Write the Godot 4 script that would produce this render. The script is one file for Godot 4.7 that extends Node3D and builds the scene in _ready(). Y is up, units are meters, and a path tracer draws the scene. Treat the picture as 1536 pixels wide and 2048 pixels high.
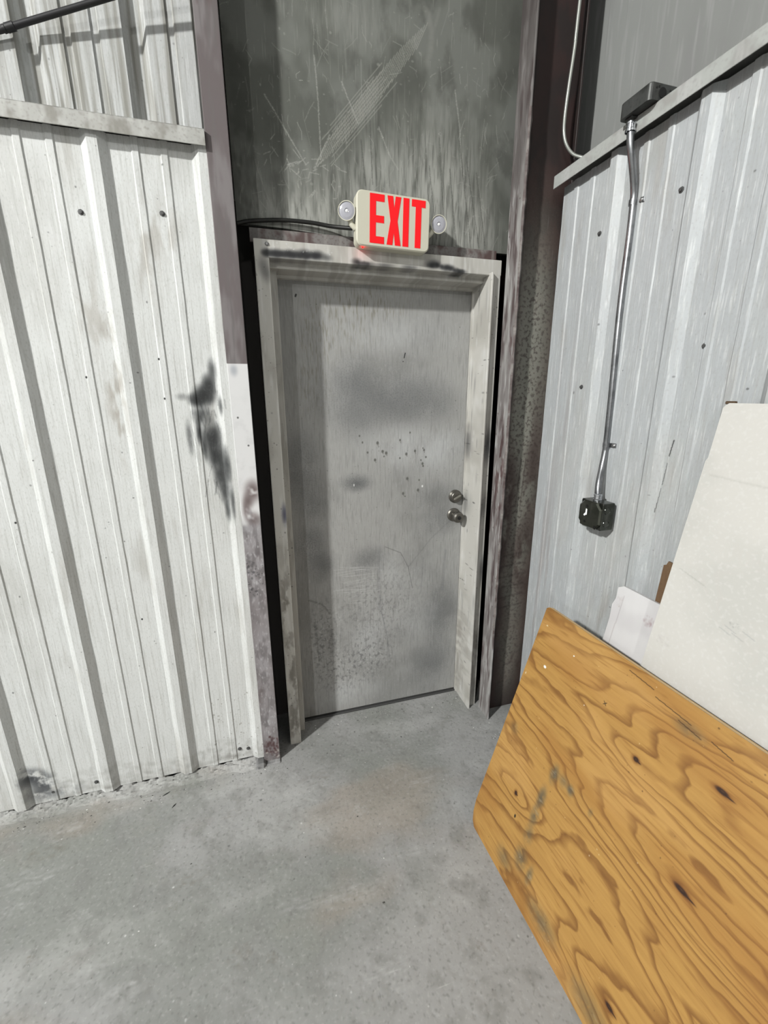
extends Node3D

# ---------------------------------------------------------------- textures: a canvas measured in metres
class Cv:
	var im: Image
	var x0: float
	var y1: float
	var w: int
	var h: int
	var s: float

	func _init(ax0: float, ay0: float, ax1: float, ay1: float, ppm: float, col: Color):
		x0 = ax0; y1 = ay1; s = ppm
		w = int(round((ax1 - ax0) * ppm)); h = int(round((ay1 - ay0) * ppm))
		im = Image.create(w, h, false, Image.FORMAT_RGBA8)
		im.fill(col)

	func uv(x: float, y: float) -> Vector2:
		return Vector2((x - x0) * s / w, (y1 - y) * s / h)

var brushes := {}
var rng := RandomNumberGenerator.new()

func brush(col: Color, a: float, hard: float) -> Image:
	var key := "%s_%.3f_%.2f" % [col.to_html(), a, hard]
	if brushes.has(key):
		return brushes[key]
	var n := 48
	var im := Image.create(n, n, false, Image.FORMAT_RGBA8)
	for y in n:
		for x in n:
			var r := Vector2((x + 0.5) / n * 2 - 1, (y + 0.5) / n * 2 - 1).length()
			var k := clampf((1.0 - r) / maxf(1.0 - hard, 0.02), 0, 1)
			k = k * k * (3 - 2 * k)
			im.set_pixel(x, y, Color(col.r, col.g, col.b, a * k))
	brushes[key] = im
	return im

func splat(c: Cv, x: float, y: float, rx: float, ry: float, col: Color, a: float, hard := 0.0) -> void:
	var b := brush(col, a, hard)
	var pw := maxi(1, int(round(2 * rx * c.s)))
	var ph := maxi(1, int(round(2 * ry * c.s)))
	var im: Image = b.duplicate()
	im.resize(pw, ph, Image.INTERPOLATE_BILINEAR if pw > 48 or ph > 48 else Image.INTERPOLATE_TRILINEAR)
	c.im.blend_rect(im, Rect2i(0, 0, pw, ph), Vector2i(int(round((x - c.x0) * c.s - pw * 0.5)), int(round((c.y1 - y) * c.s - ph * 0.5))))

func stroke(c: Cv, pts: Array, r: float, col: Color, a: float, hard := 0.2, step := 0.5, jit := 0.0) -> void:
	for i in pts.size() - 1:
		var p: Vector2 = pts[i]
		var q: Vector2 = pts[i + 1]
		var n := maxi(1, int(ceil(p.distance_to(q) / (r * step))))
		for k in n:
			var t := p.lerp(q, float(k) / n) + Vector2(rng.randf_range(-jit, jit), rng.randf_range(-jit, jit))
			var rr := r * rng.randf_range(0.8, 1.15)
			splat(c, t.x, t.y, rr, rr, col, a, hard)

# thin scratches or runs scattered in a rectangle
func scratches(c: Cv, n: int, r: Rect2, lmin: float, lmax: float, wid: float, col: Color, a: float, vertical := true) -> void:
	for i in n:
		var x := rng.randf_range(r.position.x, r.end.x)
		var y := rng.randf_range(r.position.y, r.end.y)
		var l := rng.randf_range(lmin, lmax) * 0.5
		var t := wid * rng.randf_range(0.5, 1.3)
		splat(c, x, y, t if vertical else l, l if vertical else t, col, a * rng.randf_range(0.4, 1.0), 0.2)

func specks(c: Cv, n: int, r: Rect2, rmin: float, rmax: float, col: Color, a: float) -> void:
	for i in n:
		var q := rng.randf()
		var rr := lerpf(rmin, rmax, q * q * q)
		splat(c, rng.randf_range(r.position.x, r.end.x), rng.randf_range(r.position.y, r.end.y), rr * rng.randf_range(0.7, 1.4), rr * rng.randf_range(0.7, 1.4), col, a * rng.randf_range(0.4, 1.0), 0.45)

func mask(c: Cv, blobs: Array) -> PackedByteArray:
	# blobs: [x, y, rx, ry, strength]
	var m := Cv.new(c.x0, 0, c.x0 + c.w / c.s, 1, c.s, Color(1, 1, 1, 0))
	m.y1 = c.y1; m.w = c.w; m.h = c.h
	m.im = Image.create(c.w, c.h, false, Image.FORMAT_RGBA8)
	m.im.fill(Color(1, 1, 1, 0))
	for b in blobs:
		splat(m, b[0], b[1], b[2], b[3], Color.WHITE, b[4], 0.0)
	var d := m.im.get_data()
	var out := PackedByteArray()
	out.resize(c.w * c.h)
	for i in c.w * c.h:
		out[i] = d[i * 4 + 3]
	return out

# noise laid over the canvas: freq in cycles per metre; stretch lengthens it along x or y
func overlay(c: Cv, freq: float, stretch: Vector2, octaves: int, seed_: int, col: Color, lo: float, hi: float, a: float, m := PackedByteArray()) -> void:
	var n := FastNoiseLite.new()
	n.seed = seed_
	n.noise_type = FastNoiseLite.TYPE_SIMPLEX_SMOOTH
	n.frequency = freq / c.s
	n.fractal_octaves = octaves
	n.fractal_gain = 0.55
	var w2 := maxi(4, int(c.w / stretch.x))
	var h2 := maxi(4, int(c.h / stretch.y))
	var im := n.get_image(w2, h2, false, false, true)
	if w2 != c.w or h2 != c.h:
		im.resize(c.w, c.h, Image.INTERPOLATE_BILINEAR)
	var d := im.get_data()
	var lut := PackedByteArray()
	lut.resize(256)
	for i in 256:
		lut[i] = int(255 * a * smoothstep(lo, hi, i / 255.0)) if hi > lo else int(255 * a * (1.0 - smoothstep(hi, lo, i / 255.0)))
	var ov := Image.create(c.w, c.h, false, Image.FORMAT_RGBA8)
	ov.fill(Color(col.r, col.g, col.b, 0))
	var od := ov.get_data()
	var total := c.w * c.h
	if m.is_empty():
		for i in total:
			od[i * 4 + 3] = lut[d[i]]
	else:
		for i in total:
			od[i * 4 + 3] = lut[d[i]] * m[i] / 255
	c.im.blend_rect(Image.create_from_data(c.w, c.h, false, Image.FORMAT_RGBA8, od), Rect2i(0, 0, c.w, c.h), Vector2i.ZERO)

func tex(c: Cv) -> ImageTexture:
	var im: Image = c.im.duplicate()
	im.convert(Image.FORMAT_RGB8)
	return ImageTexture.create_from_image(im)

func g(v: float, warm := 0.0) -> Color:
	return Color(v + warm, v, v - warm)

# ---------------------------------------------------------------- materials
func mat(col: Color, rough := 0.6, metal := 0.0) -> StandardMaterial3D:
	var m := StandardMaterial3D.new()
	m.albedo_color = col
	m.roughness = rough
	m.metallic = metal
	return m

func tmat(c: Cv, rough := 0.6, metal := 0.0) -> StandardMaterial3D:
	var m := mat(Color(0.86, 0.86, 0.86), rough, metal)
	m.albedo_texture = tex(c)
	return m

# a stained material for small steelwork, laid on without texture coordinates
func dirty(base: Color, stain: Color, light: Color, seed_: int, rough := 0.6, metal := 0.0) -> StandardMaterial3D:
	var c := Cv.new(0, 0, 1, 1, 256, base)
	overlay(c, 6, Vector2.ONE, 4, seed_, stain, 0.45, 0.75, 0.8)
	overlay(c, 14, Vector2(1, 5), 3, seed_ + 1, light, 0.55, 0.85, 0.6)
	overlay(c, 60, Vector2.ONE, 2, seed_ + 2, stain, 0.6, 0.9, 0.5)
	var m := tmat(c, rough, metal)
	m.uv1_triplanar = true
	m.uv1_world_triplanar = true
	m.uv1_scale = Vector3(1.3, 1.3, 1.3)
	return m

# ---------------------------------------------------------------- geometry
func begin() -> SurfaceTool:
	var st := SurfaceTool.new()
	st.begin(Mesh.PRIMITIVE_TRIANGLES)
	return st

# flat polygon fan, turned so that its front looks along hint
func face(st: SurfaceTool, p: Array, hint: Vector3, uvs := []) -> void:
	var n: Vector3 = (p[2] - p[0]).cross(p[1] - p[0])
	if n.length() < 1e-12 and p.size() > 3:
		n = (p[3] - p[0]).cross(p[2] - p[0])
	n = n.normalized()
	var flip := n.dot(hint) < 0
	if flip:
		n = -n
	for i in range(1, p.size() - 1):
		var idx := [0, i + 1, i] if flip else [0, i, i + 1]
		for k in idx:
			st.set_normal(n)
			if uvs.size() > 0:
				st.set_uv(uvs[k])
			else:
				st.set_uv(Vector2(p[k].x + p[k].z, p[k].y))
			st.add_vertex(p[k])

# box with chamfered edges
func cbox(st: SurfaceTool, lo: Vector3, hi: Vector3, ch := 0.002, t := Transform3D.IDENTITY) -> void:
	var c := (lo + hi) * 0.5
	var h := (hi - lo) * 0.5
	ch = minf(ch, minf(h.x, minf(h.y, h.z)) * 0.9)
	var v := func(sx, sy, sz, ax) -> Vector3:
		var q := Vector3(sx * (h.x - (0.0 if ax == 0 else ch)), sy * (h.y - (0.0 if ax == 1 else ch)), sz * (h.z - (0.0 if ax == 2 else ch)))
		return t * (c + q)
	for s in [-1, 1]:
		face(st, [v.call(s, -1, -1, 0), v.call(s, 1, -1, 0), v.call(s, 1, 1, 0), v.call(s, -1, 1, 0)], t.basis * Vector3(s, 0, 0))
		face(st, [v.call(-1, s, -1, 1), v.call(1, s, -1, 1), v.call(1, s, 1, 1), v.call(-1, s, 1, 1)], t.basis * Vector3(0, s, 0))
		face(st, [v.call(-1, -1, s, 2), v.call(1, -1, s, 2), v.call(1, 1, s, 2), v.call(-1, 1, s, 2)], t.basis * Vector3(0, 0, s))
		for u in [-1, 1]:
			face(st, [v.call(s, u, -1, 0), v.call(s, u, 1, 0), v.call(s, u, 1, 1), v.call(s, u, -1, 1)], t.basis * Vector3(s, u, 0))
			face(st, [v.call(s, -1, u, 0), v.call(s, 1, u, 0), v.call(s, 1, u, 2), v.call(s, -1, u, 2)], t.basis * Vector3(s, 0, u))
			face(st, [v.call(-1, s, u, 1), v.call(1, s, u, 1), v.call(1, s, u, 2), v.call(-1, s, u, 2)], t.basis * Vector3(0, s, u))
			for z in [-1, 1]:
				face(st, [v.call(s, u, z, 0), v.call(s, u, z, 1), v.call(s, u, z, 2)], t.basis * Vector3(s, u, z))

func tube(st: SurfaceTool, pts: Array, r: float, sides := 12, rings := 0.0, ringdepth := 0.0) -> void:
	# rings > 0: corrugated every "rings" metres
	var path: Array = pts
	if rings > 0:
		path = []
		for i in pts.size() - 1:
			var n := maxi(1, int(ceil(pts[i].distance_to(pts[i + 1]) / (rings * 0.5))))
			for k in n:
				path.append(pts[i].lerp(pts[i + 1], float(k) / n))
		path.append(pts[-1])
	var prev := []
	var pn := []
	var side := Vector3.RIGHT
	for i in path.size():
		var d: Vector3 = (path[mini(i + 1, path.size() - 1)] - path[maxi(i - 1, 0)]).normalized()
		if i == 0:
			side = d.cross(Vector3(0.31, 0.17, 0.93)).normalized()
		side = (side - d * side.dot(d)).normalized()
		var up := d.cross(side)
		var ring := []
		var rn := []
		var rr := r - (ringdepth if rings > 0 and i % 2 == 1 else 0.0)
		for k in sides:
			var a := TAU * k / sides
			var o := side * cos(a) + up * sin(a)
			ring.append(path[i] + o * rr)
			rn.append(o)
		if i > 0:
			for k in sides:
				var k2 := (k + 1) % sides
				var q := [prev[k], prev[k2], ring[k2], ring[k]]
				var qn := [pn[k], pn[k2], rn[k2], rn[k]]
				var nn: Vector3 = (q[2] - q[0]).cross(q[1] - q[0])
				var order := [0, 1, 2, 0, 2, 3] if nn.dot(qn[0] + qn[2]) > 0 else [0, 2, 1, 0, 3, 2]
				for j in order:
					st.set_normal(qn[j]); st.set_uv(Vector2(float(k) / sides, i)); st.add_vertex(q[j])
		else:
			face(st, ring, -d)
		prev = ring; pn = rn
	var dl: Vector3 = (path[-1] - path[-2]).normalized()
	face(st, prev, dl)

# profile of (radius, height) turned about an axis
func lathe(st: SurfaceTool, o: Vector3, axis: Vector3, prof: Array, sides := 28) -> void:
	axis = axis.normalized()
	var sx := axis.cross(Vector3(0.2, 0.9, 0.33)).normalized()
	var sy := axis.cross(sx)
	for i in prof.size() - 1:
		var p: Vector2 = prof[i]
		var q: Vector2 = prof[i + 1]
		var dn := Vector2(q.y - p.y, -(q.x - p.x)).normalized()
		for k in sides:
			var a := TAU * k / sides
			var b := TAU * (k + 1) / sides
			var da := sx * cos(a) + sy * sin(a)
			var db := sx * cos(b) + sy * sin(b)
			var v := [o + da * p.x + axis * p.y, o + db * p.x + axis * p.y, o + db * q.x + axis * q.y, o + da * q.x + axis * q.y]
			var n := [da * dn.x + axis * dn.y, db * dn.x + axis * dn.y, db * dn.x + axis * dn.y, da * dn.x + axis * dn.y]
			var nn: Vector3 = (v[2] - v[0]).cross(v[1] - v[0]) + (v[3] - v[0]).cross(v[2] - v[0])
			var order := [0, 1, 2, 0, 2, 3] if nn.dot(n[0] + n[1]) > 0 else [0, 2, 1, 0, 3, 2]
			for j in order:
				st.set_normal(n[j].normalized()); st.set_uv(Vector2(float(k) / sides, i)); st.add_vertex(v[j])

# polygon in (a, b) pushed out along w; o origin
func prism(st: SurfaceTool, poly: PackedVector2Array, o: Vector3, a: Vector3, b: Vector3, w: Vector3, uvc: Cv = null, bevel := 0.0) -> void:
	var tri := Geometry2D.triangulate_polygon(poly)
	var cen := Vector2.ZERO
	for p in poly:
		cen += p / poly.size()
	var inner := poly
	if bevel > 0:
		var off := Geometry2D.offset_polygon(poly, -bevel)
		if off.size() == 1 and off[0].size() == poly.size():
			var best := 0
			for k in poly.size():
				if off[0][k].distance_to(poly[0]) < off[0][best].distance_to(poly[0]):
					best = k
			inner = PackedVector2Array()
			for k in poly.size():
				inner.append(off[0][(best + k) % poly.size()])
			if inner[1].distance_to(poly[1]) > bevel * 4:
				inner = poly
	var wn := w.normalized()
	var drop := wn * bevel if inner != poly else Vector3.ZERO
	for i in range(0, tri.size(), 3):
		for side in [0, 1]:
			var v := []
			var uvs := []
			for k in 3:
				var p: Vector2 = (inner if side == 1 else poly)[tri[i + k]]
				v.append(o + a * p.x + b * p.y + (w if side == 1 else Vector3.ZERO))
				uvs.append(uvc.uv(p.x, p.y) if uvc else p)
			face(st, v, w if side == 1 else -w, uvs)
	var area := 0.0
	for i in poly.size():
		var p := poly[i]
		var q := poly[(i + 1) % poly.size()]
		area += p.x * q.y - q.x * p.y
	for i in poly.size():
		var j := (i + 1) % poly.size()
		var p := poly[i]
		var q := poly[j]
		var nrm := Vector2(q.y - p.y, p.x - q.x) * signf(area)
		var hint := a * nrm.x + b * nrm.y
		var u := [uvc.uv(p.x, p.y), uvc.uv(q.x, q.y), uvc.uv(q.x, q.y), uvc.uv(p.x, p.y)] if uvc else []
		var P := o + a * p.x + b * p.y
		var Q := o + a * q.x + b * q.y
		face(st, [P, Q, Q + w - drop, P + w - drop], hint, u)
		if inner != poly:
			face(st, [P + w - drop, Q + w - drop, o + a * inner[j].x + b * inner[j].y + w, o + a * inner[i].x + b * inner[i].y + w], hint.normalized() + wn, u)

func rrect(x0: float, y0: float, x1: float, y1: float, r: float, n := 5) -> PackedVector2Array:
	var out := PackedVector2Array()
	var cs := [[x1 - r, y1 - r, 0.0], [x0 + r, y1 - r, PI / 2], [x0 + r, y0 + r, PI], [x1 - r, y0 + r, PI * 1.5]]
	for c in cs:
		for k in n + 1:
			var a: float = c[2] + PI / 2 * k / n
			out.append(Vector2(c[0] + r * cos(a), c[1] + r * sin(a)))
	return out

# ribbed sheet: profile points (s, height) carried up from y0 to y1
func ribbed(st: SurfaceTool, prof: Array, o: Vector3, sd: Vector3, hd: Vector3, y0: float, y1: float, uvf: Callable, rows := 1, wob := 0.0, seed_ := 1) -> void:
	var n := FastNoiseLite.new()
	n.seed = seed_
	n.frequency = 1.0
	for i in prof.size() - 1:
		var p: Vector2 = prof[i]
		var q: Vector2 = prof[i + 1]
		for r in rows:
			var ya := lerpf(y0, y1, float(r) / rows)
			var yb := lerpf(y0, y1, float(r + 1) / rows)
			var v := []
			var uvs := []
			for e in [[p, ya], [q, ya], [q, yb], [p, yb]]:
				var k: Vector2 = e[0]
				var y: float = e[1]
				var s := k.x + wob * n.get_noise_2d(k.x * 9, y * 7)
				var hh := k.y + wob * n.get_noise_2d(k.x * 9 + 50, y * 7)
				v.append(o + sd * s + hd * hh + Vector3(0, y, 0))
				uvs.append(uvf.call(k.x, y))
			face(st, v, hd, uvs)

const RIB := [[0.0, 1.0], [0.014, 1.0], [0.036, 0.0], [0.097, 0.0], [0.101, 0.18], [0.118, 0.18], [0.122, 0.0], [0.178, 0.0], [0.182, 0.18], [0.199, 0.18], [0.203, 0.0], [0.2688, 0.0], [0.2908, 1.0]]

func rib_profile(s0: float, s1: float, first: float, height: float) -> Array:
	# crest centres at first + k * 0.3048; clipped to s0..s1
	var all := []
	var k := int(floor((s0 - first) / 0.3048)) - 1
	while first + k * 0.3048 < s1 + 0.3048:
		for r in RIB:
			all.append(Vector2(first + k * 0.3048 + r[0], r[1] * height))
		k += 1
	var out := []
	for i in all.size() - 1:
		var a: Vector2 = all[i]
		var b: Vector2 = all[i + 1]
		if a.x < s0 and b.x > s0:
			out.append(a.lerp(b, (s0 - a.x) / (b.x - a.x)))
		if a.x >= s0 and a.x <= s1:
			out.append(a)
		if a.x < s1 and b.x > s1:
			out.append(a.lerp(b, (s1 - a.x) / (b.x - a.x)))
	return out

# ---------------------------------------------------------------- scene tree
func put(called: String, st: SurfaceTool, m: Material, parent: Node = self) -> MeshInstance3D:
	var o := MeshInstance3D.new()
	o.name = called
	o.mesh = st.commit()
	o.material_override = m
	o.cast_shadow = GeometryInstance3D.SHADOW_CASTING_SETTING_ON
	parent.add_child(o, true)
	return o

func node(called: String, at := Vector3.ZERO) -> Node3D:
	var o := Node3D.new()
	o.name = called
	add_child(o, true)
	o.position = at
	return o

func tag(o: Node, label: String, category: String, group := "") -> Node:
	o.set_meta("label", label)
	o.set_meta("category", category)
	if group != "":
		o.set_meta("group", group)
	return o

func structure(o: Node, label: String, category: String) -> Node:
	o.set_meta("kind", "structure")
	return tag(o, label, category)

# ================================================================ build
func _ready() -> void:
	rng.seed = 20240611
	view_and_light()
	setting()
	steelwork()
	doorway()
	exit_sign()
	wiring()
	boards()
	small_things()

func view_and_light() -> void:
	var cam := Camera3D.new()
	cam.name = "camera"
	cam.position = Vector3(-0.1214, 1.6148, 1.8956)
	cam.rotation_degrees = Vector3(-15.2511, -16.3491, -0.2515)
	cam.fov = 99.92
	cam.near = 0.02
	cam.far = 60
	add_child(cam)
	cam.current = true
	var we := WorldEnvironment.new()
	we.name = "environment"
	var e := Environment.new()
	e.background_mode = Environment.BG_COLOR
	e.background_color = Color(0, 0, 0)
	e.tonemap_mode = Environment.TONE_MAPPER_LINEAR
	e.tonemap_exposure = 1.1
	e.sdfgi_enabled = true
	e.ssao_enabled = true
	e.ssil_enabled = true
	we.environment = e
	add_child(we)
	# the hall's lamps: one ahead on the left, one far down the hall, one behind the camera
	var lamps := [
		[Vector3(-7.0, 6.45, 5.05), 120.0, "round high bay lamp nearest the white ribbed wall", Color(1, 1, 0.985)],
		[Vector3(-9.2, 6.45, 14.6), 48.0, "round high bay lamp far down the hall", Color(1, 1, 0.985)],
		[Vector3(-0.3, 6.45, 10.5), 5.0, "round high bay lamp behind the camera near the right wall", Color(1, 1, 0.985)]]
	for a in lamps:
		var o := node("high_bay_lamp", a[0])
		tag(o, a[2], "lamp", "hall lamps")
		var st := begin()
		lathe(st, Vector3.ZERO, Vector3.UP, [Vector2(0, 0.02), Vector2(0.215, 0.02), Vector2(0.23, 0.03), Vector2(0.23, 0.07), Vector2(0.12, 0.1), Vector2(0.09, 0.2), Vector2(0.0, 0.2)])
		put("housing", st, mat(g(0.16), 0.5), o)
		st = begin()
		tube(st, [Vector3(0, 0.2, 0), Vector3(0, 0.56, 0)], 0.012, 8)
		put("hanger", st, mat(g(0.3), 0.4, 0.8), o)
		st = begin()
		lathe(st, Vector3.ZERO, Vector3.UP, [Vector2(0, 0.0), Vector2(0.2, 0.0), Vector2(0.21, 0.02)])
		var glow := mat(g(0.9), 0.4)
		glow.emission_enabled = true
		glow.emission = a[3]
		glow.emission_energy_multiplier = 4.0
		put("lens", st, glow, o)
		var l := OmniLight3D.new()
		l.name = "light"
		l.position = Vector3(0, -0.25, 0)
		l.light_energy = a[1]
		l.light_color = a[3]
		l.light_size = 0.2
		l.omni_range = 60
		l.omni_attenuation = 2
		l.shadow_enabled = true
		o.add_child(l)

func setting() -> void:
	floor_and_shell()
	left_wall()
	back_wall()
	right_wall()

func floor_and_shell() -> void:
	# floor: x to the right, canvas y runs away from the viewer (-z)
	var c := Cv.new(-1.9, -3.0, 1.3, 0.2, 480, g(0.66, 0.002))
	overlay(c, 0.9, Vector2.ONE, 4, 11, Color(0.56, 0.565, 0.55), 0.35, 0.75, 0.75)
	overlay(c, 2.2, Vector2(2, 1), 6, 12, Color(0.76, 0.76, 0.75), 0.45, 0.9, 0.6)
	overlay(c, 7, Vector2.ONE, 4, 13, Color(0.53, 0.53, 0.52), 0.5, 0.85, 0.5)
	overlay(c, 1.6, Vector2(2, 1), 4, 14, Color(0.66, 0.61, 0.56), 0.55, 0.85, 0.5)
	overlay(c, 60, Vector2.ONE, 4, 15, Color(0.8, 0.8, 0.79), 0.55, 0.9, 0.35)
	overlay(c, 55, Vector2.ONE, 2, 16, Color(0.45, 0.45, 0.44), 0.6, 0.95, 0.45)
	for b in [[-0.46, -0.65, 0.06, 0.03, 0.3], [-0.97, -0.39, 0.07, 0.04, 0.35], [-0.88, -0.35, 0.03, 0.02, 0.4], [-0.33, -0.44, 0.04, 0.02, 0.25], [-0.29, -0.92, 0.035, 0.03, 0.3], [-0.2, -0.95, 0.02, 0.02, 0.35], [-0.89, -0.745, 0.012, 0.012, 0.5], [0.41, -1.1, 0.012, 0.012, 0.5], [-0.5, -0.72, 0.02, 0.015, 0.3], [0.02, -0.36, 0.08, 0.03, 0.25]]:
		overlay_spot(c, b, Color(0.42, 0.38, 0.33))
	for b in [[0.163, -0.564, 0.030, 0.026, 0.45], [0.002, -0.560, 0.050, 0.016, 0.45], [0.060, -0.852, 0.030, 0.016, 0.45], [0.081, -0.851, 0.070, 0.026, 0.45], [0.320, -0.776, 0.070, 0.016, 0.45], [0.117, -1.072, 0.070, 0.016, 0.45], [0.152, -1.106, 0.030, 0.026, 0.45], [-0.704, -0.840, 0.050, 0.026, 0.45], [-0.787, -0.660, 0.030, 0.016, 0.45], [-0.608, -0.913, 0.050, 0.026, 0.45], [-0.992, -0.491, 0.070, 0.026, 0.45], [-0.995, -0.584, 0.030, 0.016, 0.45], [-0.070, -0.829, 0.070, 0.026, 0.45], [-0.138, -0.328, 0.030, 0.026, 0.45], [0.466, -0.508, 0.070, 0.016, 0.45], [0.343, -0.390, 0.030, 0.026, 0.45], [-0.660, -0.272, 0.070, 0.016, 0.45], [-0.947, -0.319, 0.050, 0.026, 0.45], [-0.404, -0.325, 0.050, 0.016, 0.45], [0.594, -0.376, 0.070, 0.016, 0.45]]:
		overlay_spot(c, b, g(0.84))
		overlay_spot(c, [b[0], b[1], b[2] * 1.6, b[3] * 1.6, 0.3], g(0.82))
	# rubbed light trails in the dust before the door
	stroke(c, [Vector2(0.0, -0.32), Vector2(0.3, -0.3), Vector2(0.62, -0.28)], 0.012, g(0.86), 0.06, 0.0, 0.4, 0.006)
	stroke(c, [Vector2(0.2, -0.52), Vector2(0.36, -0.47), Vector2(0.55, -0.46)], 0.015, g(0.86), 0.05, 0.0, 0.4, 0.01)
	stroke(c, [Vector2(-1.0, -0.22), Vector2(-0.6, -0.26), Vector2(-0.2, -0.36)], 0.03, g(0.84), 0.05, 0.0, 0.4, 0.02)
	specks(c, 420, Rect2(-1.9, -3.0, 3.2, 3.2), 0.0015, 0.006, g(0.3), 0.55)
	specks(c, 500, Rect2(-1.9, -3.0, 3.2, 3.2), 0.0012, 0.004, g(0.93), 0.8)
	specks(c, 160, Rect2(-0.2, -0.25, 1.1, 0.3), 0.0015, 0.006, g(0.25), 0.6)
	scratches(c, 60, Rect2(-1.9, -2, 3.2, 2), 0.01, 0.06, 0.0012, g(0.4), 0.4)
	scratches(c, 60, Rect2(-1.9, -2, 3.2, 2), 0.01, 0.08, 0.0015, g(0.88), 0.4, false)
	var m := tmat(c, 0.85)
	var bump := Cv.new(0, 0, 1, 1, 512, g(0.5))
	overlay(bump, 14, Vector2.ONE, 4, 17, g(0.9), 0.4, 0.9, 0.8)
	overlay(bump, 70, Vector2.ONE, 3, 18, g(0.1), 0.5, 0.9, 0.6)
	bump.im.bump_map_to_normal_map(3.0)
	m.normal_enabled = true
	m.normal_texture = tex(bump)
	m.normal_scale = 0.18
	var st := begin()
	var uvf := func(x, z): return c.uv(x, -z)
	var P := [Vector3(-12, 0, 18), Vector3(1.33, 0, 18), Vector3(1.33, 0, -0.12), Vector3(-12, 0, -0.12)]
	var uvs := []
	for p in P:
		uvs.append(uvf.call(p.x, p.z))
	face(st, P, Vector3.UP, uvs)
	var fl := Node3D.new()
	fl.name = "floor"
	add_child(fl)
	structure(fl, "dusty grey concrete floor", "floor")
	put("slab_top", st, m, fl)
	st = begin()
	cbox(st, Vector3(-12, -0.2, -0.12), Vector3(1.33, -0.004, 18), 0.001)
	put("slab", st, mat(g(0.5), 0.9), fl)
	# crumbling concrete lip and dust along the foot of the left wall and round the post
	var fm := StandardMaterial3D.new()
	fm = m.duplicate()
	st = begin()
	var nz := FastNoiseLite.new()
	nz.seed = 5
	nz.frequency = 9.0
	ridge(st, Vector3(-3.2, 0, 0.185), Vector3(-0.215, 0, 0.2), 0.034, 0.05, nz, uvf)
	put("concrete_lip", st, fm, fl)
	st = begin()
	cbox(st, Vector3(-0.235, -0.01, 0.17), Vector3(-0.195, 0.022, 0.245), 0.008)
	cbox(st, Vector3(-0.2, -0.01, 0.19), Vector3(-0.128, 0.006, 0.236), 0.004)
	put("post_footing", st, dirty(g(0.6), g(0.42), g(0.72), 77, 0.9), fl)
	# unseen roof and far walls closing the hall, coloured dark to cut bounced light
	st = begin()
	cbox(st, Vector3(-12.2, 7.0, -0.12), Vector3(1.4, 7.15, 18.2), 0.01)
	structure(put("ceiling", st, mat(Color(0.16, 0.16, 0.16), 0.8)), "unseen dark sheet metal roof underside", "ceiling")
	st = begin()
	cbox(st, Vector3(-12.2, -0.2, -0.12), Vector3(-12.0, 7.0, 18.2), 0.01)
	structure(put("wall_far", st, mat(Color(0.2, 0.2, 0.2), 0.7)), "unseen dark sheet metal wall at the hall's far end", "wall")
	st = begin()
	cbox(st, Vector3(-12.0, -0.2, 18.0), Vector3(1.4, 7.0, 18.2), 0.01)
	structure(put("wall_rear", st, mat(Color(0.2, 0.2, 0.2), 0.7)), "unseen dark sheet metal wall behind the camera", "wall")

func overlay_spot(c: Cv, b: Array, col: Color) -> void:
	for i in 26:
		var a := rng.randf() * TAU
		var q := sqrt(rng.randf())
		var r := rng.randf_range(0.12, 0.4)
		splat(c, b[0] + cos(a) * q * b[2], b[1] + sin(a) * q * b[3], b[2] * r, b[3] * r, col, b[4] * 0.3, 0.1)

func ridge(st: SurfaceTool, a: Vector3, b: Vector3, hgt: float, wid: float, nz: FastNoiseLite, uvf: Callable) -> void:
	var n := int(a.distance_to(b) / 0.008)
	var prev := []
	for i in n + 1:
		var p := a.lerp(b, float(i) / n)
		var row := []
		for k in 9:
			var t := k / 8.0
			var z := p.z - 0.01 + wid * t * (1.0 + 0.35 * nz.get_noise_2d(p.x, 3.0))
			var y := hgt * pow(1.0 - t, 1.3) * (0.75 + 0.45 * nz.get_noise_2d(p.x * 2.0, t * 1.6)) - 0.002 * t
			row.append(Vector3(p.x, y, z))
		if i > 0:
			for k in 8:
				var q := [prev[k], row[k], row[k + 1], prev[k + 1]]
				var uvs := []
				for v in q:
					uvs.append(uvf.call(v.x, v.z - v.y))
				face(st, q, Vector3(0, 1, 0.3), uvs)
		prev = row

func white_steel(c: Cv, sd: int) -> void:
	var all := Rect2(c.x0, c.y1 - c.h / c.s, c.w / c.s, c.h / c.s)
	overlay(c, 1.6, Vector2(1, 2), 4, sd, Color(0.76, 0.76, 0.745), 0.45, 0.85, 0.45)
	overlay(c, 110, Vector2(1, 30), 3, sd + 1, Color(0.66, 0.66, 0.64), 0.5, 0.9, 0.35)
	overlay(c, 130, Vector2(1, 14), 3, sd + 2, Color(0.95, 0.96, 0.96), 0.55, 0.9, 0.5)
	overlay(c, 220, Vector2(1, 3), 2, sd + 4, Color(0.6, 0.6, 0.58), 0.55, 0.95, 0.35)
	overlay(c, 7, Vector2(1, 6), 5, sd + 3, Color(0.62, 0.60, 0.57), 0.66, 0.95, 0.35)
	scratches(c, 260, all, 0.03, 0.25, 0.0012, Color(0.55, 0.54, 0.52), 0.35)
	scratches(c, 160, all, 0.03, 0.22, 0.0012, Color(0.97, 0.97, 0.97), 0.5)
	specks(c, 220, all, 0.001, 0.004, g(0.3), 0.6)

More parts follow.
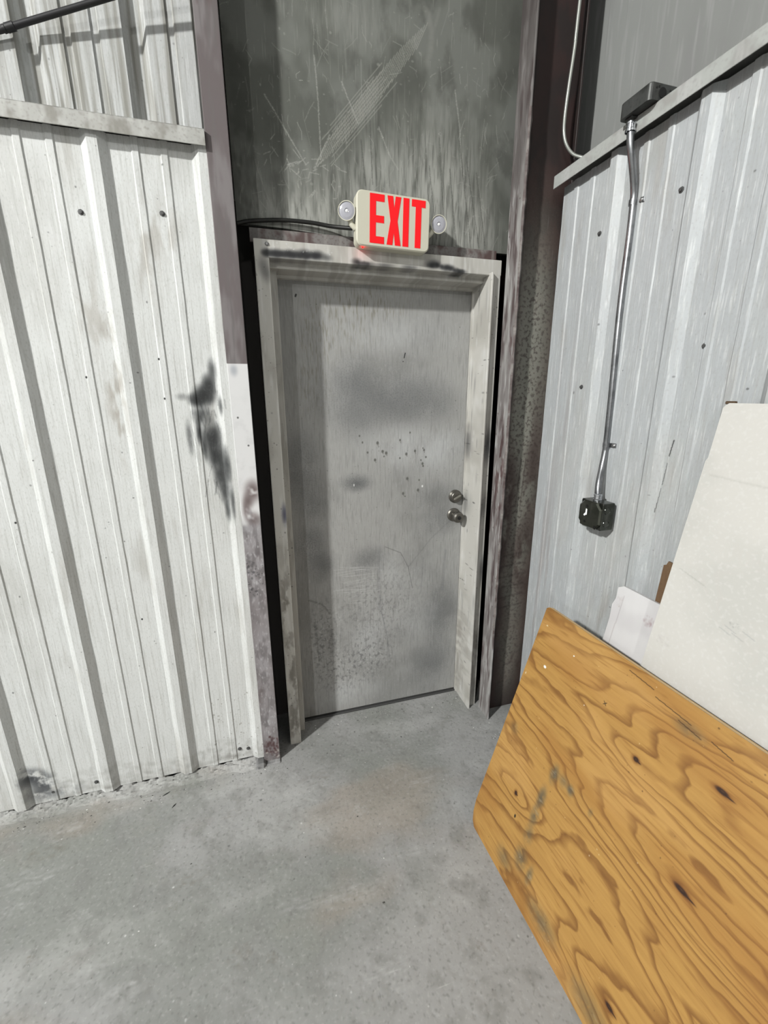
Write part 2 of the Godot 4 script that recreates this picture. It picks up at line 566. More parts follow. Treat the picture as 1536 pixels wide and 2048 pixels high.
func left_wall() -> void:
	var root := Node3D.new()
	root.name = "wall_left"
	add_child(root)
	structure(root, "white ribbed steel liner wall left of the door", "wall")
	# near sheet with its own marks
	var c := Cv.new(-1.14, 0.0, -0.18, 2.4, 760, Color(0.875, 0.885, 0.88))
	white_steel(c, 30)
	# dirt rubbed into the foot of the sheet, with a ragged upper outline
	for i in 420:
		var x := rng.randf_range(-1.14, -0.18)
		var q := rng.randf()
		splat(c, x, 0.03 + 0.1 * q * q + 0.02 * sin(x * 13.0), rng.randf_range(0.006, 0.03), rng.randf_range(0.006, 0.025), Color(0.5, 0.49, 0.47), 0.1, 0.2)
	specks(c, 160, Rect2(-0.4, 0.02, 0.2, 0.35), 0.001, 0.005, Color(0.42, 0.4, 0.36), 0.6)
	# brown scuffed patch beside the second rib
	var ms := mask(c, [[-0.565, 1.6, 0.05, 0.32, 0.9], [-0.55, 1.78, 0.05, 0.2, 0.7], [-0.6, 1.86, 0.06, 0.2, 0.5], [-0.36, 2.12, 0.1, 0.14, 0.5], [-0.42, 2.05, 0.06, 0.3, 0.5]])
	overlay(c, 22, Vector2(1, 4), 4, 35, Color(0.6, 0.57, 0.53), 0.35, 0.75, 0.75, ms)
	# black spray paint
	var k := Color(0.13, 0.14, 0.145)
	ms = mask(c, [[-0.287, 1.616, 0.05, 0.055, 1], [-0.315, 1.60, 0.04, 0.035, 0.9], [-0.268, 1.645, 0.035, 0.06, 0.85], [-0.252, 1.70, 0.022, 0.06, 0.45],
		[-0.30, 1.545, 0.05, 0.05, 0.55], [-0.275, 1.47, 0.045, 0.08, 0.9], [-0.268, 1.40, 0.045, 0.08, 0.85], [-0.255, 1.33, 0.04, 0.08, 0.8], [-0.25, 1.26, 0.028, 0.07, 0.65], [-0.246, 1.19, 0.016, 0.07, 0.5], [-0.232, 1.36, 0.018, 0.1, 0.6], [-0.226, 1.22, 0.012, 0.1, 0.5],
		[-0.318, 1.49, 0.014, 0.07, 0.75], [-0.305, 1.43, 0.014, 0.07, 0.6], [-0.352, 1.47, 0.016, 0.09, 0.35], [-0.235, 1.58, 0.012, 0.05, 0.45], [-0.36, 1.61, 0.03, 0.02, 0.2]])
	overlay(c, 10, Vector2(1, 2), 4, 36, k, -0.3, 0.35, 1.0, ms)
	overlay(c, 18, Vector2(1, 2), 4, 39, k, 0.1, 0.7, 0.8, ms)
	overlay(c, 60, Vector2.ONE, 2, 37, g(0.42), 0.6, 0.8, 0.3, ms)
	for i in 30:
		var p := Vector2(-0.27 + rng.randfn(0, 0.025), rng.randf_range(1.3, 1.66))
		stroke(c, [p, p + Vector2(rng.randf_range(-0.02, 0.015), rng.randf_range(-0.07, -0.02))], rng.randf_range(0.002, 0.006), k, 0.12, 0.0)
	for i in 14:
		var p := Vector2(rng.randf_range(-0.36, -0.3), rng.randf_range(1.42, 1.55))
		stroke(c, [p, p + Vector2(0.012, -0.06)], 0.004, k, 0.05, 0.0)
	# scorched smudge at the foot of the third rib
	ms = mask(c, [[-1.08, 0.16, 0.06, 0.07, 0.9], [-1.04, 0.13, 0.06, 0.08, 0.9], [-1.06, 0.08, 0.07, 0.07, 0.6], [-0.98, 0.07, 0.1, 0.05, 0.4]])
	overlay(c, 16, Vector2.ONE, 4, 38, Color(0.16, 0.17, 0.19), 0.2, 0.65, 0.9, ms)
	for p in [[-0.416, 1.605], [-0.418, 1.735], [-0.643, 1.674], [-0.6, 0.78], [-0.93, 1.2]]:
		splat(c, p[0], p[1], 0.004, 0.0045, g(0.1), 0.95, 0.6)
	# far sheets
	var c2 := Cv.new(0, 0, 0.9144, 2.4, 420, Color(0.875, 0.885, 0.88))
	white_steel(c2, 50)
	var m1 := tmat(c, 0.5)
	var m2 := tmat(c2, 0.5)
	var first := -0.211
	var x1 := -0.2
	for i in 13:
		var x0 := maxf(first - 0.9144 * (i + 1), -12.0)
		var st := begin()
		var prof := rib_profile(x0, x1, first, 0.02)
		var uvf := func(x, y): return c.uv(x, y) if i == 0 else c2.uv(x - x0, y)
		ribbed(st, prof, Vector3(0, 0, 0.192 - 0.0006 * (i % 2)), Vector3.RIGHT, Vector3.BACK, 0.03, 2.37, uvf, 36 if i < 2 else 1, 0.0012 if i < 2 else 0.0, 40 + i)
		put("liner_sheet", st, m1 if i == 0 else m2, root)
		x1 = x0
	# cap trim: a lip down the front, the ledge back to the outer skin
	var tm := dirty(Color(0.72, 0.72, 0.705), Color(0.55, 0.54, 0.51), Color(0.8, 0.8, 0.79), 60, 0.55)
	var st2 := begin()
	cbox(st2, Vector3(-12, 2.358, 0.225), Vector3(-0.2, 2.402, 0.228), 0.0008)
	cbox(st2, Vector3(-12, 2.399, 0.0), Vector3(-0.2, 2.402, 0.228), 0.0008)
	put("cap_trim", st2, tm, root)
	# screws along the girt line and the foot
	var sm := mat(g(0.32), 0.5, 0.4)
	var proto := begin()
	lathe(proto, Vector3.ZERO, Vector3.BACK, [Vector2(0.0085, 0), Vector2(0.0085, 0.0015), Vector2(0.005, 0.002), Vector2(0.005, 0.006), Vector2(0, 0.0062)], 8)
	var smesh := proto.commit()
	for p in [[-0.58, 2.155], [-0.352, 2.173], [-0.885, 2.15], [-1.06, 2.15], [-1.019, 0.075], [-0.866, 0.075], [-0.531, 0.07], [-0.301, 0.085], [-0.265, 0.078]]:
		var o := MeshInstance3D.new()
		o.name = "screw"
		o.mesh = smesh
		o.material_override = sm
		o.position = Vector3(p[0], p[1], 0.1918)
		root.add_child(o, true)

func back_wall() -> void:
	var root := Node3D.new()
	root.name = "wall_back"
	add_child(root)
	structure(root, "outer steel wall above and behind the exit door", "wall")
	var st := begin()
	cbox(st, Vector3(-12, -0.2, -0.14), Vector3(1.4, 7.0, -0.08), 0.005)
	put("outer_skin", st, mat(Color(0.3, 0.29, 0.28), 0.8), root)
	# upper sheets left of the post: the ribs stand outwards, so they are grooves from here
	var c := Cv.new(-1.45, 2.2, -0.1, 3.4, 560, Color(0.80, 0.81, 0.81))
	white_steel(c, 80)
	overlay(c, 30, Vector2(1, 30), 4, 85, Color(0.55, 0.545, 0.51), 0.45, 0.8, 0.7)
	var ms := mask(c, [[-0.62, 2.6, 0.14, 0.4, 0.9], [-0.48, 2.5, 0.06, 0.5, 0.8], [-0.9, 2.6, 0.2, 0.5, 0.7]])
	overlay(c, 45, Vector2(1, 26), 5, 86, Color(0.47, 0.46, 0.42), 0.35, 0.7, 0.85, ms)
	overlay(c, 35, Vector2(1, 22), 4, 87, Color(0.93, 0.93, 0.92), 0.6, 0.85, 0.7, ms)
	var m1 := tmat(c, 0.55)
	var x1 := -0.125
	for i in 13:
		var x0 := maxf(-0.395 - 0.9144 * (i + 1) + 0.6096, -12.0)
		st = begin()
		ribbed(st, rib_profile(x0, x1, -0.395, -0.03), Vector3.ZERO, Vector3.RIGHT, Vector3.BACK, 2.3, 7.0, func(x, y): return c.uv(x, y), 1)
		put("outer_sheet", st, m1, root)
		x1 = x0
	# flat sheet over the door, rubbed and scratched
	c = Cv.new(-0.14, 2.2, 1.12, 3.3, 600, Color(0.36, 0.365, 0.345))
	var lt := Color(0.68, 0.685, 0.66)
	overlay(c, 2.6, Vector2(1, 1.6), 4, 90, Color(0.47, 0.475, 0.455), 0.4, 0.7, 0.8)
	overlay(c, 7, Vector2(1, 1.5), 6, 91, Color(0.31, 0.315, 0.295), 0.45, 0.85, 0.6)
	ms = mask(c, [[0.45, 2.3, 0.65, 0.3, 1], [0.45, 2.25, 0.8, 0.2, 1], [0.65, 2.42, 0.35, 0.4, 1], [0.1, 2.28, 0.2, 0.1, 0.9], [0.4, 2.45, 0.14, 0.2, 0.7], [0.3, 2.9, 0.3, 0.14, 0.35], [0.8, 2.3, 0.2, 0.2, 0.8]])  # paler low down: the light fading upwards is painted into the colour
	overlay(c, 26, Vector2(1, 7), 5, 92, lt, -0.1, 0.75, 0.95, ms)
	overlay(c, 90, Vector2(1, 10), 4, 93, Color(0.68, 0.68, 0.66), 0.5, 0.85, 0.55, ms)
	overlay(c, 60, Vector2(1, 8), 4, 94, Color(0.3, 0.3, 0.28), 0.55, 0.85, 0.5, ms)
	scratches(c, 240, Rect2(-0.14, 2.25, 1.06, 0.8), 0.02, 0.16, 0.0016, lt, 0.4)
	scratches(c, 120, Rect2(0.3, 2.2, 0.6, 0.45), 0.05, 0.25, 0.0028, Color(0.29, 0.29, 0.27), 0.5)
	specks(c, 260, Rect2(-0.14, 2.2, 1.06, 1.0), 0.0015, 0.007, lt, 0.45)
	# the comb of parallel scrapes
	var d := Vector2(0.582 - 0.211, 2.924 - 2.516).normalized()
	var nrm := Vector2(-d.y, d.x)
	var dd := Vector2(0.45, 0.9).normalized()
	for i in 30:
		var t := i / 29.0
		var p := Vector2(0.2, 2.47).lerp(Vector2(0.6, 2.9), t)
		var l := 0.05 + 0.05 * sin(t * PI)
		stroke(c, [p - dd * l + nrm * 0.012, p + dd * l + nrm * 0.012], 0.0022, Color(0.66, 0.66, 0.635), 0.35, 0.3)
	for i in 11:
		var off := (i - 5) * 0.0085
		var s0 := 0.1 * absf(sin(i * 1.7))
		stroke(c, [Vector2(0.2, 2.48) + nrm * off + d * s0, Vector2(0.2, 2.48) + nrm * off + d * (0.3 + s0)], 0.0018, Color(0.66, 0.66, 0.635), 0.4, 0.3)
	# single long scratches
	for s in [[Vector2(0.027, 2.605), Vector2(0.083, 2.522), Vector2(0.137, 2.444)], [Vector2(0.183, 2.781), Vector2(0.191, 2.651), Vector2(0.194, 2.466)], [Vector2(0.23, 2.55), Vector2(0.174, 2.448)], [Vector2(0.28, 2.72), Vector2(0.309, 2.66), Vector2(0.34, 2.6)], [Vector2(0.732, 2.764), Vector2(0.759, 2.637), Vector2(0.77, 2.5)], [Vector2(0.0, 2.64), Vector2(0.03, 2.6)], [Vector2(0.42, 2.6), Vector2(0.46, 2.52), Vector2(0.5, 2.47)]]:
		stroke(c, s, 0.0042, lt, 0.3, 0.2, 0.5, 0.001)
	stroke(c, [Vector2(0.6, 3.0), Vector2(0.63, 2.93), Vector2(0.625, 2.86), Vector2(0.605, 2.82)], 0.02, Color(0.56, 0.56, 0.54), 0.18, 0.2, 0.4, 0.004)
	stroke(c, [Vector2(0.66, 3.0), Vector2(0.64, 2.94)], 0.012, Color(0.56, 0.56, 0.54), 0.16, 0.2)
	for i in 260:
		var p := Vector2(rng.randf_range(-0.1, 1.0), 2.25 + 0.75 * pow(rng.randf(), 1.3))
		var q := p + Vector2(rng.randfn(0, 0.02), rng.randfn(0, 0.05))
		stroke(c, [p, (p + q) * 0.5 + Vector2(rng.randfn(0, 0.006), 0), q], rng.randf_range(0.0009, 0.0022), lt, rng.randf_range(0.1, 0.3), 0.2)
	for i in 70:
		var p := Vector2(rng.randf_range(0.35, 0.95), rng.randf_range(2.22, 2.5))
		splat(c, p.x, p.y, rng.randf_range(0.004, 0.014), rng.randf_range(0.04, 0.12), Color(0.66, 0.665, 0.645), rng.randf_range(0.1, 0.35), 0.1)
	# scribbled scuffs low on the left
	for i in 40:
		var p := Vector2(0.14 + rng.randfn(0, 0.07), 2.41 + rng.randfn(0, 0.035))
		var q := p + Vector2(rng.randf_range(-0.04, 0.04), rng.randf_range(-0.03, 0.03))
		stroke(c, [p, q], 0.002, lt, 0.4, 0.3)
	# dark runs on the right
	for s in [[Vector2(0.671, 2.6), Vector2(0.70, 2.3)], [Vector2(0.758, 2.6), Vector2(0.83, 2.22)], [Vector2(0.79, 2.55), Vector2(0.87, 2.22)], [Vector2(0.63, 2.5), Vector2(0.67, 2.24)], [Vector2(0.386, 2.618), Vector2(0.394, 2.408)], [Vector2(0.35, 2.55), Vector2(0.365, 2.4)], [Vector2(0.84, 2.5), Vector2(0.9, 2.22)], [Vector2(0.72, 2.5), Vector2(0.76, 2.22)]]:
		stroke(c, s, 0.004, Color(0.25, 0.25, 0.235), 0.2, 0.1, 0.5, 0.001)
	for i in 150:
		splat(c, rng.randf_range(-0.14, -0.04), rng.randf_range(2.24, 2.55), 0.01, 0.02, Color(0.26, 0.265, 0.24), 0.12, 0.2)
	m1 = tmat(c, 0.75)
	st = begin()
	prism(st, PackedVector2Array([Vector2(-0.1273, 2.2306), Vector2(0.0580, 2.2275), Vector2(0.3198, 2.2128), Vector2(1.1573, 2.2128), Vector2(1.1573, 7.2528), Vector2(-0.1273, 7.2528)]), Vector3(-0.0054, 0.0724, 0.065), Vector3.RIGHT * 0.9552, Vector3.UP * 0.9552, Vector3(0, 0, 0.02), c)
	put("door_overpanel", st, m1, root)

func right_wall() -> void:
	var root := Node3D.new()
	root.name = "wall_right"
	add_child(root)
	structure(root, "white ribbed steel liner wall right of the door", "wall")
	var c := Cv.new(0.2, 0.0, 1.5, 2.4, 620, Color(0.725, 0.74, 0.75))
	white_steel(c, 110)
	var ms := mask(c, [[0.36, 0.8, 0.12, 0.9, 0.9], [0.4, 1.6, 0.1, 0.5, 0.6], [0.6, 0.5, 0.2, 0.4, 0.4]])
	overlay(c, 24, Vector2(1, 20), 4, 115, Color(0.6, 0.58, 0.57), 0.45, 0.8, 0.6, ms)
	stroke(c, [Vector2(0.897, 1.48), Vector2(0.889, 1.43)], 0.0025, g(0.12), 0.5, 0.3)
	stroke(c, [Vector2(0.887, 1.41), Vector2(0.882, 1.34)], 0.0012, g(0.25), 0.4, 0.3)
	stroke(c, [Vector2(0.88, 1.33), Vector2(0.873, 1.25)], 0.0009, g(0.3), 0.35, 0.3)
	splat(c, 0.502, 2.15, 0.006, 0.018, g(0.35), 0.7, 0.2)
	splat(c, 0.44, 1.62, 0.006, 0.008, g(0.4), 0.6, 0.2)
	var m1 := tmat(c, 0.5)
	var c2 := Cv.new(0, 0, 0.9144, 2.4, 420, Color(0.725, 0.74, 0.75))
	white_steel(c2, 130)
	var m2 := tmat(c2, 0.5)
	var first := 0.535
	var z0 := first - 0.3048 + 0.038
	for i in 20:
		var z1 := minf(first + 0.9144 * (i + 1), 18.0)
		if z0 >= 17.9:
			break
		var st := begin()
		var za := z0
		var uvf := func(z, y): return c.uv(z, y) if i == 0 else c2.uv(z - za, y)
		ribbed(st, rib_profile(z0, z1, first, 0.02), Vector3(1.076 + 0.0006 * (i % 2), 0, 0), Vector3.BACK, Vector3.LEFT, 0.02, 2.37, uvf, 36 if i < 2 else 1, 0.0012 if i < 2 else 0.0, 140 + i)
		put("liner_sheet", st, m1 if i == 0 else m2, root)
		z0 = z1
	var st2 := begin()
	cbox(st2, Vector3(1.031, 2.362, 0.262), Vector3(1.034, 2.404, 18.0), 0.0008)
	cbox(st2, Vector3(1.031, 2.401, 0.262), Vector3(1.27, 2.404, 18.0), 0.0008)
	put("cap_trim", st2, dirty(Color(0.70, 0.71, 0.70), Color(0.62, 0.62, 0.61), Color(0.76, 0.76, 0.76), 150, 0.55), root)
	# flat grey upper sheeting
	c = Cv.new(0, 0, 2, 2, 400, Color(0.56, 0.565, 0.56))
	overlay(c, 2, Vector2(1, 3), 4, 160, Color(0.52, 0.525, 0.52), 0.4, 0.8, 0.6)
	overlay(c, 30, Vector2(1, 10), 3, 161, Color(0.68, 0.68, 0.68), 0.5, 0.9, 0.4)
	scratches(c, 60, Rect2(0, 0, 2, 2), 0.05, 0.3, 0.0015, g(0.45), 0.5)
	scratches(c, 40, Rect2(0, 0, 2, 2), 0.05, 0.3, 0.0015, g(0.75), 0.4)
	st2 = begin()
	prism(st2, PackedVector2Array([Vector2(-0.08, -0.2), Vector2(18, -0.2), Vector2(18, 7), Vector2(-0.08, 7)]), Vector3(1.33, 0, 0), Vector3.BACK, Vector3.UP, Vector3(-0.06, 0, 0), c)
	put("upper_sheet", st2, tmat(c, 0.7), root)
	var sm := mat(g(0.32), 0.5, 0.4)
	var proto := begin()
	lathe(proto, Vector3.ZERO, Vector3.LEFT, [Vector2(0.008, 0), Vector2(0.008, 0.0015), Vector2(0.005, 0.002), Vector2(0.005, 0.006), Vector2(0, 0.0062)], 8)
	var smesh := proto.commit()
	for p in [[0.789, 2.165], [0.485, 2.15], [0.94, 1.74], [0.48, 1.64], [1.1, 2.15]]:
		var o := MeshInstance3D.new()
		o.name = "screw"
		o.mesh = smesh
		o.material_override = sm
		o.position = Vector3(1.0758, p[1], p[0])
		root.add_child(o, true)

# ---------------------------------------------------------------- red primed steel round the doorway
func steelwork() -> void:
	var primer := Color(0.42, 0.385, 0.39)
	# left jamb post, its flange towards the room: grey overspray above, white paint, stains below
	var c := Cv.new(-0.2, 0.0, -0.13, 3.2, 630, primer)
	overlay(c, 10, Vector2(1, 4), 4, 200, Color(0.53, 0.51, 0.515), 0.35, 0.75, 0.8)
	overlay(c, 40, Vector2(1, 10), 3, 201, Color(0.42, 0.4, 0.4), 0.5, 0.85, 0.6)
	for y in [2.95, 2.85, 2.78]:
		overlay_spot(c, [-0.165, y, 0.04, 0.08, 0.6], Color(0.26, 0.13, 0.12))
	# white coat with a crisp upper edge, worn through lower down
	var wcol := Color(0.9, 0.9, 0.905)
	c.im.fill_rect(Rect2i(0, int((3.2 - 1.722) * c.s), c.w, int(0.62 * c.s)), wcol)
	for i in 60:
		splat(c, rng.randf_range(-0.2, -0.13), 1.095 + absf(rng.randfn(0, 0.03)), rng.randf_range(0.006, 0.02), rng.randf_range(0.01, 0.03), Color(0.64, 0.63, 0.64), 0.5, 0.2)
	overlay(c, 14, Vector2(1, 1), 4, 207, Color(0.82, 0.82, 0.83), 0.5, 0.9, 0.5, mask(c, [[-0.165, 1.4, 0.1, 0.35, 1.0]]))
	var ms := mask(c, [[-0.15, 1.262, 0.045, 0.065, 1], [-0.17, 1.225, 0.03, 0.05, 0.9], [-0.155, 1.15, 0.04, 0.045, 0.9], [-0.18, 1.19, 0.02, 0.06, 0.8]])
	overlay(c, 12, Vector2.ONE, 3, 202, Color(0.4, 0.345, 0.345), 0.0, 0.4, 0.95, ms)
	splat(c, -0.178, 1.70, 0.02, 0.03, Color(0.6, 0.62, 0.66), 0.6, 0.1)
	ms = mask(c, [[-0.165, 1.05, 0.1, 0.12, 1], [-0.165, 0.98, 0.1, 0.2, 1], [-0.165, 0.9, 0.09, 0.25, 1], [-0.165, 0.55, 0.09, 0.4, 1], [-0.165, 0.2, 0.09, 0.3, 1]])
	overlay(c, 9, Vector2(1, 2), 4, 203, Color(0.66, 0.65, 0.66), -0.2, 0.45, 0.92, ms)
	overlay(c, 22, Vector2(1, 3), 4, 204, Color(0.42, 0.4, 0.41), 0.45, 0.75, 0.7, ms)
	overlay(c, 60, Vector2(1, 2), 4, 205, Color(0.8, 0.8, 0.81), 0.55, 0.85, 0.6, ms)
	specks(c, 40, Rect2(-0.2, 0.82, 0.07, 0.16), 0.003, 0.008, Color(0.22, 0.22, 0.23), 0.6)
	splat(c, -0.18, 1.537, 0.005, 0.005, g(0.3), 0.9, 0.4)
	splat(c, -0.151, 1.435, 0.005, 0.005, g(0.3), 0.9, 0.4)
	for p in [[-0.175, 0.08], [-0.15, 0.05], [-0.165, 0.11], [-0.14, 0.09]]:
		overlay_spot(c, [p[0], p[1], 0.02, 0.03, 1.0], Color(0.24, 0.1, 0.1))
	specks(c, 30, Rect2(-0.2, 0.0, 0.07, 0.06), 0.002, 0.008, Color(0.72, 0.7, 0.68), 0.8)
	var fm := tmat(c, 0.5)
	var dark := dirty(Color(0.13, 0.075, 0.07), Color(0.07, 0.045, 0.04), Color(0.2, 0.15, 0.14), 210, 0.6)
	var o := node("steel_post", Vector3(-0.165, 0, 0.2))
	tag(o, "steel jamb post left of the door, purple-grey primer over white overspray", "post")
	var st := begin()
	prism(st, PackedVector2Array([Vector2(-0.2, 0.004), Vector2(-0.13, 0.004), Vector2(-0.13, 7.0), Vector2(-0.2, 7.0)]), Vector3(0.165, 0, 0.009), Vector3.RIGHT, Vector3.UP, Vector3(0, 0, 0.006), c, 0.0015)
	put("flange", st, fm, o)
	st = begin()
	cbox(st, Vector3(0.029, 0.004, -0.195), Vector3(0.0345, 7.0, 0.009), 0.001)
	put("web", st, dark, o)
	st = begin()
	cbox(st, Vector3(-0.03, 0.004, -0.195), Vector3(0.0345, 7.0, -0.189), 0.001)
	put("rear_flange", st, dark, o)
	# right jamb: the web faces the doorway
	c = Cv.new(-0.05, 0.0, 0.28, 3.2, 640, Color(0.5, 0.48, 0.475))
	overlay(c, 14, Vector2(1, 6), 4, 220, Color(0.66, 0.655, 0.65), 0.35, 0.7, 0.85)
	overlay(c, 24, Vector2(1, 8), 4, 221, Color(0.3, 0.25, 0.25), 0.5, 0.8, 0.75)
	overlay(c, 40, Vector2(1, 6), 3, 222, Color(0.8, 0.8, 0.8), 0.6, 0.85, 0.6)
	ms = mask(c, [[0.2, 2.9, 0.2, 0.55, 1], [0.22, 2.45, 0.12, 0.25, 0.6]])
	overlay(c, 10, Vector2(1, 4), 4, 223, Color(0.27, 0.245, 0.24), -0.3, 0.5, 0.92, ms)
	ms = mask(c, [[0.23, 1.2, 0.06, 0.3, 0.8], [0.25, 1.9, 0.03, 0.3, 0.7], [0.22, 1.35, 0.05, 0.2, 0.8]])
	overlay(c, 26, Vector2(1, 3), 4, 224, Color(0.26, 0.15, 0.15), 0.45, 0.7, 0.85, ms)
	scratches(c, 90, Rect2(0.12, 0.0, 0.16, 2.4), 0.02, 0.12, 0.002, g(0.85), 0.5)
	specks(c, 120, Rect2(0.12, 0.0, 0.16, 2.4), 0.0015, 0.006, Color(0.2, 0.13, 0.13), 0.6)
	o = node("steel_post", Vector3(0.905, 0, 0.2))
	tag(o, "steel jamb post right of the door with scraped grey edge", "post")
	st = begin()
	prism(st, PackedVector2Array([Vector2(0.17, 0.004), Vector2(0.268, 0.004), Vector2(0.268, 7.0), Vector2(0.17, 7.0)]), Vector3(0.006, 0, -0.2), Vector3.BACK, Vector3.UP, Vector3(-0.006, 0, 0), c, 0.001)
	put("web", st, tmat(c, 0.6), o)
	# curled, peeling coat along the post's front edge
	st = begin()
	var pn := FastNoiseLite.new()
	pn.seed = 9
	pn.frequency = 5.0
	var rows := 110
	var prev := []
	for i in rows + 1:
		var y := 0.5 + 2.1 * i / rows
		var a := 0.004 + 0.012 * maxf(0, pn.get_noise_1d(y * 3.0) + 0.15)
		var b := 0.004 * pn.get_noise_1d(y * 7.0 + 40)
		var row := [Vector3(-0.0002, y, 0.062 + b), Vector3(-0.004 - a * 0.35, y, 0.069), Vector3(0.001, y, 0.0705 + a * 0.4), Vector3(0.006 + a * 0.5, y, 0.067)]
		if i > 0:
			for k in 3:
				face(st, [prev[k], row[k], row[k + 1], prev[k + 1]], Vector3(-0.6 + 0.5 * k, 0, 0.8))
		prev = row
	put("peeling_edge", st, dirty(Color(0.52, 0.5, 0.49), Color(0.27, 0.2, 0.2), Color(0.75, 0.74, 0.72), 230, 0.7), o)
	# corner column behind it, rusty primer with dust below
	c = Cv.new(0.9, 0.0, 1.18, 3.4, 590, Color(0.17, 0.09, 0.08))
	overlay(c, 7, Vector2(1, 2), 4, 240, Color(0.11, 0.07, 0.065), 0.4, 0.75, 0.85)
	ms = mask(c, [[1.03, 1.9, 0.2, 0.75, 1], [1.03, 1.5, 0.2, 0.75, 1], [1.03, 1.1, 0.2, 0.6, 0.9], [1.04, 0.7, 0.16, 0.5, 0.8], [1.05, 0.3, 0.15, 0.5, 0.8]])
	overlay(c, 6, Vector2(1, 1.6), 5, 241, Color(0.585, 0.59, 0.55), -0.5, 0.3, 0.97, ms)
	overlay(c, 45, Vector2.ONE, 5, 242, Color(0.3, 0.27, 0.255), 0.5, 0.75, 0.7, ms)
	overlay(c, 120, Vector2.ONE, 3, 243, Color(0.5, 0.5, 0.48), 0.6, 0.85, 0.6, ms)
	ms = mask(c, [[0.97, 1.18, 0.07, 0.3, 1], [0.96, 0.95, 0.06, 0.35, 1], [0.95, 0.5, 0.07, 0.5, 1], [1.08, 0.85, 0.1, 0.3, 0.8], [1.09, 1.3, 0.06, 0.4, 0.6], [0.95, 1.7, 0.03, 0.5, 0.7]])
	overlay(c, 9, Vector2(1, 2), 4, 244, Color(0.23, 0.165, 0.16), 0.2, 0.6, 0.95, ms)
	for i in 6:
		var y := 0.86 - i * 0.055
		stroke(c, [Vector2(0.97 - i * 0.004, y), Vector2(1.02, y + 0.008), Vector2(1.1, y + 0.014)], 0.009, Color(0.2, 0.17, 0.165), 0.14, 0.1, 0.5, 0.002)
	for x in [1.03, 1.055]:
		stroke(c, [Vector2(x, 1.33), Vector2(x - 0.012, 1.1)], 0.006, Color(0.22, 0.17, 0.165), 0.2, 0.1)
	scratches(c, 60, Rect2(0.92, 0.1, 0.22, 2.2), 0.01, 0.1, 0.0016, g(0.55), 0.5)
	o = node("corner_column", Vector3(1.03, 0, 0.18))
	tag(o, "dark red primed steel column in the corner right of the door", "column")
	st = begin()
	prism(st, PackedVector2Array([Vector2(0.912, 0.0), Vector2(1.16, 0.0), Vector2(1.16, 7.0), Vector2(0.912, 7.0)]), Vector3(-1.03, 0, 0.004), Vector3.RIGHT, Vector3.UP, Vector3(0, 0, 0.012), c, 0.001)
	put("flange", st, tmat(c, 0.7), o)
	st = begin()
	cbox(st, Vector3(0.112, 0.0, 0.016), Vector3(0.12, 7.0, 0.04), 0.001)
	put("lip", st, dark, o)
	st = begin()
	cbox(st, Vector3(-0.01, 0.0, -0.25), Vector3(0.0, 7.0, 0.004), 0.001)
	put("web", st, dark, o)
	# header channel over the frame
	o = node("steel_header", Vector3(0.4, 2.143, 0.05))
	tag(o, "dusty brown steel channel lying over the door frame", "beam")
	var hm := dirty(Color(0.50, 0.485, 0.475), Color(0.32, 0.24, 0.235), Color(0.6, 0.59, 0.575), 250, 0.7)
	st = begin()
	cbox(st, Vector3(-0.488, 0.0, 0.046), Vector3(0.498, 0.046, 0.05), 0.001)
	put("front_web", st, hm, o)
	st = begin()
	cbox(st, Vector3(-0.488, 0.0415, -0.05), Vector3(0.498, 0.046, 0.046), 0.001)
	put("top_flange", st, hm, o)
	# brace rod up on the left
	o = node("brace_rod", Vector3(-0.72, 2.64, 0.05))
	tag(o, "black diagonal brace rod above the white ribbed wall", "rod")
	var a0 := Vector3(-0.7599, 2.6705, 0.02) - o.position
	var a1 := Vector3(-0.4724, 2.7757, 0.05) - o.position
	var dirv := (a1 - a0)
	st = begin()
	tube(st, [a0 - Vector3(dirv.x, dirv.y, 0) * 2.35, a0, a1 + dirv * 0.85], 0.0085, 12)
	put("rod", st, mat(Color(0.09, 0.085, 0.1), 0.5), o)
	st = begin()
	var cc := a0 + dirv * 0.1
	var dn := dirv.normalized()
	tube(st, [cc - dn * 0.022, cc - dn * 0.014], 0.0105, 10)
	tube(st, [cc - dn * 0.012, cc + dn * 0.012], 0.0125, 6)
	put("coupling_nut", st, mat(Color(0.08, 0.078, 0.09), 0.5), o)

# ---------------------------------------------------------------- door and frame
func jamb(fr: Node3D, c: Cv, fm: Material, prof: Array, y0: float, y1: float, hints: Array) -> void:
	var st := begin()
	for i in prof.size() - 1:
		var p: Vector2 = prof[i]
		var q: Vector2 = prof[i + 1]
		var uvs := []
		for e in [[p, y0], [q, y0], [q, y1], [p, y1]]:
			uvs.append(c.uv(e[0].x + (0.142 - e[0].y) * 0.2, e[1]))
		face(st, [Vector3(p.x, y0, p.y), Vector3(q.x, y0, q.y), Vector3(q.x, y1, q.y), Vector3(p.x, y1, p.y)], hints[i], uvs)
	put("jamb", st, fm, fr)

